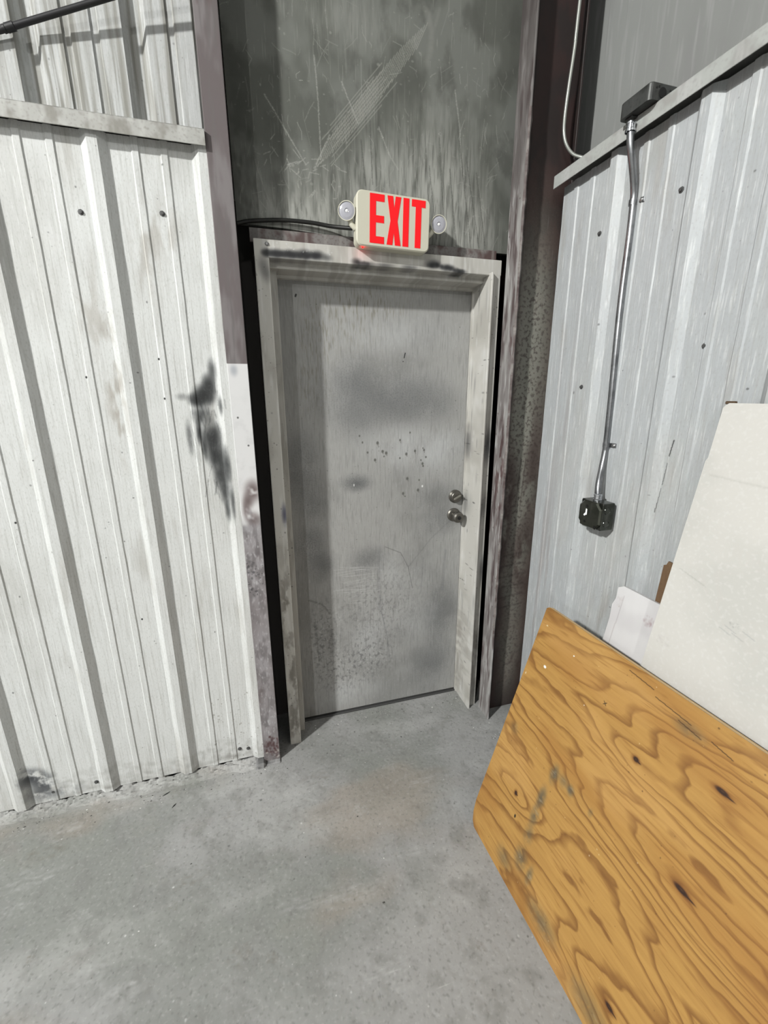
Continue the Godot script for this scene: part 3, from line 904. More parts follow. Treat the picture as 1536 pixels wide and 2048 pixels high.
func doorway() -> void:
	var fr := Node3D.new()
	fr.name = "trim_1"
	add_child(fr)
	structure(fr, "grey painted steel door frame with black spray marks", "door frame")
	# frame colours: one canvas for the whole frame elevation
	var c := Cv.new(-0.09, 0.0, 0.93, 2.16, 760, Color(0.785, 0.78, 0.755))
	overlay(c, 8, Vector2(1, 3), 4, 300, Color(0.66, 0.65, 0.62), 0.45, 0.8, 0.6)
	overlay(c, 30, Vector2(1, 8), 3, 301, Color(0.86, 0.86, 0.85), 0.55, 0.85, 0.6)
	var k := Color(0.1, 0.105, 0.115)
	var ms := mask(c, [[-0.035, 2.1, 0.03, 0.022, 0.7], [0.0, 2.1, 0.05, 0.024, 1], [0.05, 2.101, 0.05, 0.024, 1], [0.1, 2.103, 0.05, 0.026, 1], [0.145, 2.105, 0.04, 0.025, 0.9], [0.18, 2.1, 0.03, 0.02, 0.5], [-0.05, 2.06, 0.03, 0.05, 0.35], [-0.04, 2.03, 0.03, 0.04, 0.3],
		[0.29, 2.094, 0.03, 0.02, 0.7], [0.33, 2.09, 0.05, 0.014, 0.6], [0.4, 2.09, 0.06, 0.012, 0.5], [0.5, 2.09, 0.06, 0.012, 0.55], [0.6, 2.108, 0.05, 0.025, 0.75], [0.66, 2.1, 0.05, 0.02, 0.8], [0.71, 2.09, 0.05, 0.014, 0.8]])
	overlay(c, 14, Vector2(2, 1), 4, 302, k, -0.5, 0.3, 1.0, ms)
	stroke(c, [Vector2(-0.045, 2.1), Vector2(0.02, 2.1), Vector2(0.08, 2.101), Vector2(0.15, 2.103)], 0.014, k, 0.35, 0.0, 0.35, 0.003)
	stroke(c, [Vector2(0.29, 2.093), Vector2(0.34, 2.089)], 0.01, k, 0.2, 0.0, 0.35, 0.003)
	stroke(c, [Vector2(0.58, 2.106), Vector2(0.66, 2.1), Vector2(0.735, 2.089)], 0.012, k, 0.25, 0.0, 0.35, 0.004)
	ms = mask(c, [[0.885, 1.39, 0.03, 0.12, 0.9], [0.9, 0.78, 0.03, 0.12, 0.8], [0.905, 0.35, 0.03, 0.2, 0.8], [0.88, 1.1, 0.03, 0.1, 0.4], [0.89, 0.1, 0.03, 0.1, 0.3]])
	overlay(c, 10, Vector2(1, 2), 4, 303, Color(0.2, 0.205, 0.215), 0.0, 0.5, 0.9, ms)
	ms = mask(c, [[-0.034, 1.14, 0.018, 0.07, 0.9]])
	overlay(c, 12, Vector2.ONE, 3, 304, Color(0.28, 0.29, 0.38), 0.0, 0.4, 0.9, ms)
	ms = mask(c, [[-0.05, 0.75, 0.06, 0.25, 0.9], [-0.05, 0.4, 0.06, 0.4, 0.9], [-0.05, 0.1, 0.06, 0.2, 1.0], [0.88, 0.3, 0.08, 0.5, 0.5]])
	overlay(c, 16, Vector2(1, 2), 4, 305, Color(0.45, 0.435, 0.4), 0.35, 0.65, 0.8, ms)
	overlay(c, 30, Vector2(1, 2), 3, 306, Color(0.84, 0.83, 0.8), 0.6, 0.8, 0.6, ms)
	specks(c, 180, Rect2(-0.09, 0, 0.1, 2.1), 0.001, 0.004, g(0.25), 0.6)
	specks(c, 120, Rect2(0.84, 0, 0.08, 2.1), 0.001, 0.005, g(0.25), 0.6)
	specks(c, 60, Rect2(-0.05, 2.11, 0.25, 0.04), 0.001, 0.004, g(0.85), 0.7)
	scratches(c, 80, Rect2(0.84, 0, 0.08, 2.1), 0.03, 0.2, 0.0015, g(0.88), 0.6)
	scratches(c, 60, Rect2(0.84, 0, 0.08, 2.1), 0.03, 0.2, 0.0015, g(0.45), 0.6)
	var fm := tmat(c, 0.5)
	var L := Vector3.LEFT
	var R := Vector3.RIGHT
	var B := Vector3.BACK
	jamb(fr, c, fm, [Vector2(-0.077, -0.06), Vector2(-0.077, 0.140), Vector2(-0.075, 0.142), Vector2(-0.029, 0.142), Vector2(-0.027, 0.140), Vector2(-0.027, 0.066), Vector2(-0.024, 0.064), Vector2(-0.003, 0.064), Vector2(-0.001, 0.062), Vector2(-0.001, 0.016), Vector2(0.004, 0.014), Vector2(0.004, 0.001)], 0.0, 2.143,
		[L, L + B, B, R + B, R, R + B, B, R + B, R, R + B, R])
	jamb(fr, c, fm, [Vector2(0.842, 0.001), Vector2(0.842, 0.012), Vector2(0.849, 0.014), Vector2(0.849, 0.05), Vector2(0.8475, 0.052), Vector2(0.8475, 0.163), Vector2(0.8495, 0.165), Vector2(0.855, 0.165), Vector2(0.8665, 0.143), Vector2(0.898, 0.142), Vector2(0.9, 0.140), Vector2(0.9, -0.06)], 0.0, 2.092,
		[L, L + B, L, L + B, L, L + B, B, R + B, B, R + B, R])
	# head: profile in (z, y)
	var st := begin()
	var hp := [Vector2(-0.06, 2.143), Vector2(0.1405, 2.143), Vector2(0.1425, 2.141), Vector2(0.1425, 2.087), Vector2(0.1405, 2.085), Vector2(0.098, 2.085), Vector2(0.096, 2.083), Vector2(0.096, 2.066), Vector2(0.094, 2.064), Vector2(0.016, 2.062), Vector2(0.014, 2.052), Vector2(0.001, 2.050)]
	var hh := [Vector3.UP, Vector3.UP + B, B, B + Vector3.DOWN, Vector3.DOWN, Vector3.DOWN + B, B, B + Vector3.DOWN, Vector3.DOWN, B, Vector3.DOWN]
	for i in hp.size() - 1:
		var p: Vector2 = hp[i]
		var q: Vector2 = hp[i + 1]
		# the front stands full width; the soffit runs between the jambs
		var xa := -0.077 if i < 3 else -0.0272
		var xb := 0.9 if i < 3 else 0.8665
		var uvs := []
		for e in [[xa, p.y], [xb, p.y], [xb, q.y], [xa, q.y]]:
			uvs.append(c.uv(e[0], e[1]))
		face(st, [Vector3(xa, p.y, p.x), Vector3(xb, p.y, p.x), Vector3(xb, q.y, q.x), Vector3(xa, q.y, q.x)], hh[i], uvs)
	put("head", st, fm, fr)
	st = begin()
	lathe(st, Vector3(-0.032, 2.128, 0.142), B, [Vector2(0.007, 0), Vector2(0.007, 0.002), Vector2(0.004, 0.005), Vector2(0, 0.0055)], 10)
	put("screw", st, mat(g(0.5), 0.4, 0.5), fr)
	# the leaf
	var dr := Node3D.new()
	dr.name = "door_1"
	add_child(dr)
	structure(dr, "worn grey steel exit door with scuffs and drips", "door")
	c = Cv.new(-0.02, 0.0, 0.87, 2.06, 760, Color(0.665, 0.665, 0.655))
	overlay(c, 1.8, Vector2(1, 1), 4, 320, Color(0.58, 0.58, 0.57), 0.4, 0.8, 0.7)
	overlay(c, 150, Vector2(1, 10), 3, 321, Color(0.54, 0.535, 0.52), 0.5, 0.9, 0.4)
	overlay(c, 80, Vector2(1, 3), 2, 322, Color(0.72, 0.72, 0.715), 0.55, 0.9, 0.4)
	# tan water runs near the top
	ms = mask(c, [[0.35, 1.98, 0.3, 0.1, 1], [0.15, 1.85, 0.14, 0.22, 0.8], [0.3, 1.88, 0.2, 0.14, 0.6], [0.12, 1.65, 0.12, 0.2, 0.6]])
	overlay(c, 90, Vector2(1, 7), 4, 323, Color(0.46, 0.44, 0.38), 0.48, 0.75, 0.7, ms)
	# dark and pale clouds with a grainy edge
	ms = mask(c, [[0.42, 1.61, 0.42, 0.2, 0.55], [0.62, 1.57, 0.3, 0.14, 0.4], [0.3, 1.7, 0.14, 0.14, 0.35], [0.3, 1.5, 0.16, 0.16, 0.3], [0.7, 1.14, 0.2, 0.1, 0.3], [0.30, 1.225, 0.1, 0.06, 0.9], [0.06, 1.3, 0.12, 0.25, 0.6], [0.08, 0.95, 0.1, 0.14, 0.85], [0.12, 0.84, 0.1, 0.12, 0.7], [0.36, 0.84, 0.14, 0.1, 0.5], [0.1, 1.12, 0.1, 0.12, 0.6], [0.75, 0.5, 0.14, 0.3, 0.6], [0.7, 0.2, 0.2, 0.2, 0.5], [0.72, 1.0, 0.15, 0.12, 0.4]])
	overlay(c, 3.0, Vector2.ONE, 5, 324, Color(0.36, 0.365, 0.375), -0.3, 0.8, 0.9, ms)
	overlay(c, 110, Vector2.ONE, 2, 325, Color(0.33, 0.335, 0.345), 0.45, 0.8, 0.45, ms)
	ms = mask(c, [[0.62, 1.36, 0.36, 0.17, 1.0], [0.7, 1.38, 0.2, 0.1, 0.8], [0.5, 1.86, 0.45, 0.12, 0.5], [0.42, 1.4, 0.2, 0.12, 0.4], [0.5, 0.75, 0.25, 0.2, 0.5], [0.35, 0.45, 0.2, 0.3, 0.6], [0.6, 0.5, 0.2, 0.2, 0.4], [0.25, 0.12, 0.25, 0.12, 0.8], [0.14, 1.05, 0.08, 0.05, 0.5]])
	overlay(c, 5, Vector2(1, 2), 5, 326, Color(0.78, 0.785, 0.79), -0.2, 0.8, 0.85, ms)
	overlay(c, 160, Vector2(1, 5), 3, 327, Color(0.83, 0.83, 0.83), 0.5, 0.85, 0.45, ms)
	# rubbed lower half
	ms = mask(c, [[0.12, 0.45, 0.12, 0.3, 0.9], [0.35, 0.3, 0.2, 0.2, 0.9], [0.4, 0.6, 0.4, 0.4, 0.5], [0.2, 0.25, 0.2, 0.2, 0.8]])
	overlay(c, 45, Vector2(1, 1.5), 4, 328, Color(0.4, 0.4, 0.405), 0.55, 0.75, 0.7, ms)
	overlay(c, 60, Vector2.ONE, 3, 329, Color(0.8, 0.8, 0.8), 0.58, 0.8, 0.65, ms)
	overlay(c, 90, Vector2(1, 14), 4, 330, Color(0.48, 0.48, 0.48), 0.55, 0.9, 0.35)
	for s in [[Vector2(0.41, 0.9), Vector2(0.405, 0.72), Vector2(0.41, 0.55)]]:
		stroke(c, s, 0.02, Color(0.42, 0.425, 0.44), 0.08, 0.0, 0.4, 0.006)
	stroke(c, [Vector2(0.42, 0.55), Vector2(0.45, 0.4), Vector2(0.46, 0.28)], 0.006, Color(0.45, 0.45, 0.46), 0.2, 0.0)
	stroke(c, [Vector2(0.44, 0.9), Vector2(0.52, 0.86), Vector2(0.56, 0.78), Vector2(0.585, 0.66)], 0.003, Color(0.4, 0.4, 0.4), 0.3, 0.2)
	stroke(c, [Vector2(0.56, 0.78), Vector2(0.68, 0.92), Vector2(0.8, 1.02)], 0.006, Color(0.48, 0.48, 0.49), 0.16, 0.0)
	stroke(c, [Vector2(0.64, 0.82), Vector2(0.63, 0.62)], 0.008, Color(0.44, 0.44, 0.46), 0.12, 0.0)
	stroke(c, [Vector2(0.76, 0.85), Vector2(0.75, 0.62)], 0.014, Color(0.42, 0.42, 0.45), 0.1, 0.0)
	stroke(c, [Vector2(0.06, 0.67), Vector2(0.12, 0.64), Vector2(0.16, 0.58)], 0.007, Color(0.36, 0.36, 0.36), 0.25, 0.1, 0.5, 0.003)
	stroke(c, [Vector2(0.08, 0.55), Vector2(0.09, 0.42), Vector2(0.1, 0.32)], 0.009, Color(0.34, 0.34, 0.34), 0.2, 0.1, 0.4, 0.006)
	stroke(c, [Vector2(0.16, 0.5), Vector2(0.17, 0.35)], 0.014, Color(0.38, 0.38, 0.38), 0.14, 0.1, 0.4, 0.01)
	for i in 26:
		var y := rng.randf_range(0.62, 0.82)
		stroke(c, [Vector2(rng.randf_range(0.18, 0.3), y), Vector2(rng.randf_range(0.3, 0.42), y + rng.randf_range(-0.02, 0.02))], 0.002, g(0.82), 0.25, 0.2)
	for p in [[0.335, 1.408], [0.358, 1.362], [0.393, 1.326], [0.429, 1.364], [0.446, 1.356], [0.436, 1.341], [0.513, 1.33], [0.545, 1.348], [0.587, 1.36], [0.627, 1.372], [0.632, 1.363], [0.618, 1.316], [0.626, 1.299], [0.629, 1.287], [0.643, 1.329], [0.551, 1.231], [0.61, 1.22], [0.606, 1.172], [0.561, 1.446], [0.513, 1.413], [0.405, 1.403], [0.322, 1.437], [0.53, 1.16], [0.54, 1.145]]:
		var r := rng.randf_range(0.004, 0.0085)
		splat(c, p[0], p[1], r, r * 1.25, Color(0.36, 0.36, 0.345), 0.85, 0.35)
		if r > 0.006:
			splat(c, p[0] + 0.003, p[1] - 0.01, 0.003, 0.006, Color(0.4, 0.4, 0.38), 0.6, 0.2)
	specks(c, 240, Rect2(0, 0.9, 0.86, 0.7), 0.001, 0.0035, Color(0.36, 0.36, 0.35), 0.6)
	specks(c, 120, Rect2(0, 0, 0.86, 2.0), 0.001, 0.003, g(0.2), 0.6)
	scratches(c, 160, Rect2(0, 0.1, 0.86, 1.1), 0.02, 0.14, 0.0014, Color(0.45, 0.45, 0.45), 0.45)
	scratches(c, 100, Rect2(0, 0.1, 0.86, 1.1), 0.02, 0.14, 0.0014, g(0.82), 0.45)
	# chips and stickers' remains
	splat(c, 0.292, 1.215, 0.0025, 0.008, g(0.97), 1.0, 0.6)
	splat(c, 0.628, 1.19, 0.005, 0.007, g(0.95), 1.0, 0.6)
	stroke(c, [Vector2(0.535, 1.79), Vector2(0.53, 1.77)], 0.0025, g(0.08), 0.8, 0.4)
	stroke(c, [Vector2(0.075, 2.0), Vector2(0.07, 1.99)], 0.004, g(0.06), 0.8, 0.4)
	splat(c, 0.525, 1.755, 0.003, 0.003, g(0.12), 0.9, 0.4)
	st = begin()
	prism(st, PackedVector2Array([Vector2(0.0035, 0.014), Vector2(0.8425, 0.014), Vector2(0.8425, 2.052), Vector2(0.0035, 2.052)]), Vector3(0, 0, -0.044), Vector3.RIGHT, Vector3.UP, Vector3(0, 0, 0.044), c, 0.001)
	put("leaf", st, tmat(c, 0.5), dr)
	st = begin()
	cbox(st, Vector3(-0.027, 0.0, -0.05), Vector3(0.9, 0.009, 0.012), 0.002)
	put("threshold", st, mat(g(0.22), 0.6), dr)
	var brass := mat(Color(0.42, 0.41, 0.39), 0.38, 0.85)
	st = begin()
	lathe(st, Vector3(0.801, 1.128, 0.0), B, [Vector2(0.033, 0), Vector2(0.033, 0.004), Vector2(0.030, 0.008), Vector2(0.027, 0.012), Vector2(0.027, 0.022), Vector2(0.025, 0.024), Vector2(0, 0.024)], 32)
	var db := put("deadbolt", st, brass, dr)
	st = begin()
	cbox(st, Vector3(-0.021, -0.0055, 0.022), Vector3(0.021, 0.0055, 0.037), 0.004, Transform3D(Basis(B, deg_to_rad(28)), Vector3(0.801, 1.128, 0)))
	put("thumb_turn", st, mat(Color(0.52, 0.51, 0.48), 0.4, 0.7), db)
	st = begin()
	lathe(st, Vector3(0.797, 1.034, 0.0), B, [Vector2(0.034, 0), Vector2(0.034, 0.004), Vector2(0.028, 0.009), Vector2(0.016, 0.012), Vector2(0.0135, 0.03), Vector2(0.018, 0.036), Vector2(0.026, 0.042), Vector2(0.0285, 0.052), Vector2(0.026, 0.062), Vector2(0.019, 0.067), Vector2(0.011, 0.0675), Vector2(0, 0.0675)], 32)
	var kn := put("door_knob", st, brass, dr)
	st = begin()
	lathe(st, Vector3(0.797, 1.034, 0.066), B, [Vector2(0.0095, 0), Vector2(0.0095, 0.004), Vector2(0.005, 0.0045), Vector2(0.005, 0.008), Vector2(0, 0.008)], 16)
	put("turn_button", st, mat(g(0.2), 0.4, 0.6), kn)

# ---------------------------------------------------------------- lit exit sign
func exit_sign() -> void:
	var o := node("exit_sign", Vector3(0.422, 2.222, 0.143))
	o.rotation.z = deg_to_rad(-1.2)
	tag(o, "cream plastic exit sign with glowing red letters above the door", "exit sign")
	var cream := mat(Color(0.72, 0.71, 0.65), 0.45)
	var X := Vector3.RIGHT
	var Y := Vector3.UP
	var Z := Vector3.BACK
	var st := begin()
	prism(st, rrect(-0.14, -0.088, 0.14, 0.088, 0.021, 6), Vector3.ZERO, X, Y, Z * 0.047, null, 0.004)
	put("housing", st, cream, o)
	# lit red letters, EXIT
	var red := mat(Color(0.3, 0.0, 0.01), 0.9)
	red.emission_enabled = true
	red.emission = Color(1.0, 0.0, 0.06)
	red.emission_energy_multiplier = 0.8
	var hw := 0.078
	var t := 0.0225
	var E := PackedVector2Array([Vector2(0, -hw), Vector2(0.054, -hw), Vector2(0.054, -hw + t), Vector2(t, -hw + t), Vector2(t, -t * 0.5), Vector2(0.053, -t * 0.5), Vector2(0.053, t * 0.5), Vector2(t, t * 0.5), Vector2(t, hw - t), Vector2(0.054, hw - t), Vector2(0.054, hw), Vector2(0, hw)])
	var Xp := PackedVector2Array([Vector2(0, -hw), Vector2(0.022, -hw), Vector2(0.027, -0.036), Vector2(0.032, -hw), Vector2(0.054, -hw), Vector2(0.0405, 0.0), Vector2(0.053, hw), Vector2(0.032, hw), Vector2(0.027, 0.04), Vector2(0.022, hw), Vector2(0.001, hw), Vector2(0.0135, 0.0)])
	var Ip := PackedVector2Array([Vector2(0, -hw), Vector2(t, -hw), Vector2(t, hw), Vector2(0, hw)])
	var Tp := PackedVector2Array([Vector2(0.0155, -hw), Vector2(0.0155 + t, -hw), Vector2(0.0155 + t, hw - t), Vector2(0.0535, hw - t), Vector2(0.0535, hw), Vector2(0, hw), Vector2(0, hw - t), Vector2(0.0155, hw - t)])
	var xs := [-0.0915, -0.0275, 0.034, 0.0665]
	var shapes := [E, Xp, Ip, Tp]
	var names := ["letter_e", "letter_x", "letter_i", "letter_t"]
	for i in 4:
		st = begin()
		prism(st, shapes[i], Vector3(xs[i], 0.002, 0.046), X, Y, Z * 0.0022)
		put(names[i], st, red, o)
	var halo := AreaLight3D.new()
	halo.name = "letter_glow"
	halo.area_size = Vector2(0.2, 0.15)
	halo.light_color = Color(1.0, 0.05, 0.08)
	halo.light_energy = 0.012
	halo.shadow_enabled = true
	halo.position = Vector3(0.0, 0.0, 0.051)
	halo.rotation.y = PI
	o.add_child(halo)
	# battery lamp heads on short arms
	var lensm := mat(Color(0.60, 0.60, 0.63), 0.12)
	lensm.clearcoat_enabled = true
	lensm.clearcoat = 0.6
	for s in [-1, 1]:
		var hp := Vector3(-0.171, 0.021, 0.026) if s < 0 else Vector3(0.1825, 0.018, 0.026)
		var ax := Vector3(-0.28, -0.12, 1).normalized() if s < 0 else Vector3(-0.1, -0.15, 1).normalized()
		st = begin()
		lathe(st, hp, ax, [Vector2(0, -0.026), Vector2(0.016, -0.025), Vector2(0.026, -0.012), Vector2(0.031, 0.004), Vector2(0.031, 0.008), Vector2(0.0285, 0.008), Vector2(0.0285, 0.004)], 28)
		var head := put("lamp_head", st, cream, o)
		st = begin()
		lathe(st, hp, ax, [Vector2(0.0285, 0.0045), Vector2(0.02, 0.0075), Vector2(0.008, 0.0085), Vector2(0.007, 0.006), Vector2(0, 0.005)], 28)
		put("lens", st, lensm, head)
		st = begin()
		lathe(st, hp, ax, [Vector2(0.0055, 0.006), Vector2(0.004, 0.009), Vector2(0, 0.01)], 12)
		put("bulb", st, mat(g(0.96), 0.05, 0.3), head)
		st = begin()
		tube(st, [Vector3(s * 0.137, -0.028, 0.018), Vector3(s * 0.152, -0.016, 0.018), hp - ax * 0.012], 0.0095, 10)
		put("arm", st, cream, o)
	st = begin()
	lathe(st, Vector3(-0.113, -0.0872, 0.03), Vector3.DOWN, [Vector2(0.003, 0), Vector2(0.003, 0.003), Vector2(0, 0.0045)], 10)
	var led := mat(Color(0.9, 0.05, 0.05), 0.3)
	led.emission_enabled = true
	led.emission = Color(1, 0.06, 0.06)
	led.emission_energy_multiplier = 3.0
	put("status_light", st, led, o)
	var ll := OmniLight3D.new()
	ll.name = "status_glow"
	ll.light_color = Color(1, 0.1, 0.1)
	ll.light_energy = 0.0004
	ll.light_size = 0.01
	ll.shadow_enabled = true
	ll.position = Vector3(-0.113, -0.094, 0.032)
	o.add_child(ll)

# ---------------------------------------------------------------- conduit, boxes and cables
func curve(pts: Array, n := 8) -> Array:
	var out := []
	for i in pts.size() - 1:
		var p0: Vector3 = pts[maxi(i - 1, 0)]
		var p1: Vector3 = pts[i]
		var p2: Vector3 = pts[i + 1]
		var p3: Vector3 = pts[mini(i + 2, pts.size() - 1)]
		for k in n:
			out.append(p1.cubic_interpolate(p2, p0, p3, float(k) / n))
	out.append(pts[-1])
	return out

func wiring() -> void:
	var galv := dirty(Color(0.62, 0.63, 0.64), Color(0.42, 0.43, 0.44), Color(0.75, 0.76, 0.77), 400, 0.3, 0.9)
	var o := node("flexible_conduit", Vector3(-0.12, 2.22, 0.02))
	tag(o, "black ribbed cable running over the door frame into the exit sign", "cable")
	var pts := []
	for p in [Vector3(-0.1269, 2.1957, 0.1000), Vector3(-0.0823, 2.2075, 0.1000), Vector3(0.0218, 2.2202, 0.1000), Vector3(0.1280, 2.2205, 0.1050), Vector3(0.2086, 2.2117, 0.1150), Vector3(0.2745, 2.2005, 0.15)]:
		pts.append(p - o.position)
	var st := begin()
	tube(st, curve(pts), 0.0075, 12, 0.006, 0.0014)
	put("sheath", st, mat(Color(0.10, 0.10, 0.095), 0.5, 0.3), o)
	o = node("flexible_conduit", Vector3(1.09, 2.95, 0.24))
	tag(o, "pale flexible conduit looping down the dark red corner column", "cable")
	pts = []
	for p in [Vector3(1.13, 3.9, 0.235), Vector3(1.0896, 2.9486, 0.24), Vector3(1.0857, 2.8216, 0.24), Vector3(1.0755, 2.703, 0.24), Vector3(1.0697, 2.6114, 0.24), Vector3(1.0685, 2.5547, 0.245), Vector3(1.0806, 2.5148, 0.25), Vector3(1.1053, 2.485, 0.26), Vector3(1.1334, 2.4687, 0.28), Vector3(1.154, 2.45, 0.31), Vector3(1.16, 2.415, 0.34)]:
		pts.append(p - o.position)
	st = begin()
	tube(st, curve(pts), 0.0062, 10, 0.005, 0.001)
	put("sheath", st, mat(Color(0.62, 0.63, 0.61), 0.35, 0.6), o)
	# rigid conduit with straps
	o = node("rigid_conduit", Vector3(1.03, 1.25, 0.677))
	tag(o, "shiny steel conduit pipe running up the right wall between two boxes", "conduit")
	pts = []
	for p in [Vector3(1.0240, 1.2508, 0.6847), Vector3(1.0300, 1.3026, 0.6739), Vector3(1.0520, 1.3613, 0.6563), Vector3(1.0630, 1.4133, 0.6495), Vector3(1.0645, 1.4485, 0.6488), Vector3(1.0645, 1.5937, 0.6441), Vector3(1.0645, 1.8813, 0.6325), Vector3(1.0645, 2.0857, 0.6325), Vector3(1.0640, 2.1827, 0.6309), Vector3(1.0580, 2.2285, 0.6323), Vector3(1.0360, 2.2823, 0.6385), Vector3(1.0200, 2.3313, 0.6381), Vector3(1.0150, 2.3815, 0.6358)]:
		pts.append(p - o.position)
	st = begin()
	tube(st, curve(pts), 0.0105, 16)
	put("pipe", st, galv, o)
	for y in [[1.2478, 1.024, 0.6847], [2.3635, 1.015, 0.6358]]:
		var q: Vector3 = Vector3(y[1], y[0], y[2]) - o.position
		st = begin()
		lathe(st, q, Vector3.UP, [Vector2(0.0145, 0), Vector2(0.0145, 0.006), Vector2(0.0125, 0.008), Vector2(0.0125, 0.018), Vector2(0.014, 0.019), Vector2(0.014, 0.024), Vector2(0.0105, 0.026)], 18)
		put("connector", st, mat(Color(0.75, 0.76, 0.78), 0.18, 1.0), o)
	for y in [[2.1902, 0.6291], [1.4399, 0.6503]]:
		st = begin()
		var q := Vector3(1.0645, y[0], y[1]) - o.position
		lathe(st, q + Vector3(0, -0.0075, 0), Vector3.UP, [Vector2(0.0105, 0), Vector2(0.0125, 0), Vector2(0.0125, 0.015), Vector2(0.0105, 0.015)], 18)
		cbox(st, q + Vector3(0.0085, -0.0075, 0.008), q + Vector3(0.0105, 0.0075, 0.034), 0.0008)
		var stp := put("strap", st, galv, o)
		st = begin()
		lathe(st, q + Vector3(0.009, 0.0, 0.024), Vector3.LEFT, [Vector2(0.0075, 0), Vector2(0.0075, 0.003), Vector2(0.005, 0.006), Vector2(0, 0.0065)], 10)
		put("screw", st, mat(g(0.6), 0.3, 0.9), stp)
	# lower square box
	var dk := dirty(Color(0.36, 0.37, 0.35), Color(0.26, 0.27, 0.25), Color(0.5, 0.5, 0.48), 420, 0.25, 0.9)
	o = node("junction_box", Vector3(1.0, 1.15, 0.63))
	tag(o, "square dark steel junction box at the bottom end of the conduit", "junction box")
	st = begin()
	prism(st, rrect(0.0, 0.0, 0.104, 0.098, 0.005, 3), Vector3(0.055, 0, 0), Z_(), Vector3.UP, Vector3(-0.049, 0, 0), null, 0.002)
	put("body", st, dk, o)
	st = begin()
	prism(st, rrect(0.0, 0.0, 0.104, 0.098, 0.022, 1), Vector3(0.006, 0, 0), Z_(), Vector3.UP, Vector3(-0.01, 0, 0), null, 0.005)
	var cov := put("cover", st, dirty(Color(0.40, 0.41, 0.38), Color(0.32, 0.33, 0.3), Color(0.52, 0.52, 0.5), 425, 0.2, 0.95), o)
	st = begin()
	prism(st, PackedVector2Array([Vector2(0.028, 0.042), Vector2(0.033, 0.040), Vector2(0.040, 0.046), Vector2(0.043, 0.045), Vector2(0.043, 0.066), Vector2(0.037, 0.068), Vector2(0.036, 0.052), Vector2(0.030, 0.047)]), Vector3(-0.0042, 0, 0), Z_(), Vector3.UP, Vector3(-0.0006, 0, 0))
	put("white_sticker", st, mat(g(0.95), 0.5), cov)
	for p in [[0.04, 0.078], [0.035, 0.02], [0.085, 0.012]]:
		st = begin()
		lathe(st, Vector3(-0.004, p[1], p[0]), Vector3.LEFT, [Vector2(0.0045, 0), Vector2(0.0045, 0.0015), Vector2(0, 0.0018)], 10)
		put("screw", st, mat(g(0.12), 0.5, 0.5), cov)
	for y in [0.025, 0.072]:
		st = begin()
		lathe(st, Vector3(0.026, y, 0.104), Vector3.BACK, [Vector2(0.013, 0), Vector2(0.012, 0.0015), Vector2(0.0105, 0.0003), Vector2(0, 0.0003)], 18)
		put("knockout", st, dk, o)
	# upper box lying on the trim
	o = node("junction_box", Vector3(1.0, 2.4, 0.6))
	tag(o, "dull grey steel junction box on top of the right wall trim", "junction box")
	var dull := dirty(Color(0.33, 0.34, 0.335), Color(0.23, 0.235, 0.23), Color(0.42, 0.42, 0.41), 430, 0.5, 0.5)
	st = begin()
	prism(st, rrect(0.0, 0.0, 0.104, 0.11, 0.012, 4), Vector3(0, 0.005, 0), Vector3.RIGHT, Z_(), Vector3(0, 0.042, 0), null, 0.003)
	put("body", st, dull, o)
	st = begin()
	lathe(st, Vector3(0.042, 0.024, 0.1105), Vector3.BACK, [Vector2(0.0135, 0.0), Vector2(0.0125, 0.0012), Vector2(0.0, 0.0012)], 18)
	put("knockout_hole_disc", st, mat(Color(0.01, 0.01, 0.01), 0.9), o)  # raised black disc, painting the dark inside of an open hole
	for p in [[0.02, 0.034], [0.028, 0.037], [0.068, 0.032], [0.076, 0.026]]:
		st = begin()
		lathe(st, Vector3(p[0], p[1], 0.1098), Vector3.BACK, [Vector2(0.003, 0), Vector2(0.0028, 0.0012), Vector2(0, 0.0014)], 8)
		put("screw_hole_disc", st, mat(g(0.05), 0.8), o)  # small black discs stand for the shade in the holes
	st = begin()
	cbox(st, Vector3(0.012, 0.0, 0.012), Vector3(0.04, 0.006, 0.04), 0.002)
	put("bushing_plate", st, dull, o)

func Z_() -> Vector3:
	return Vector3.BACK

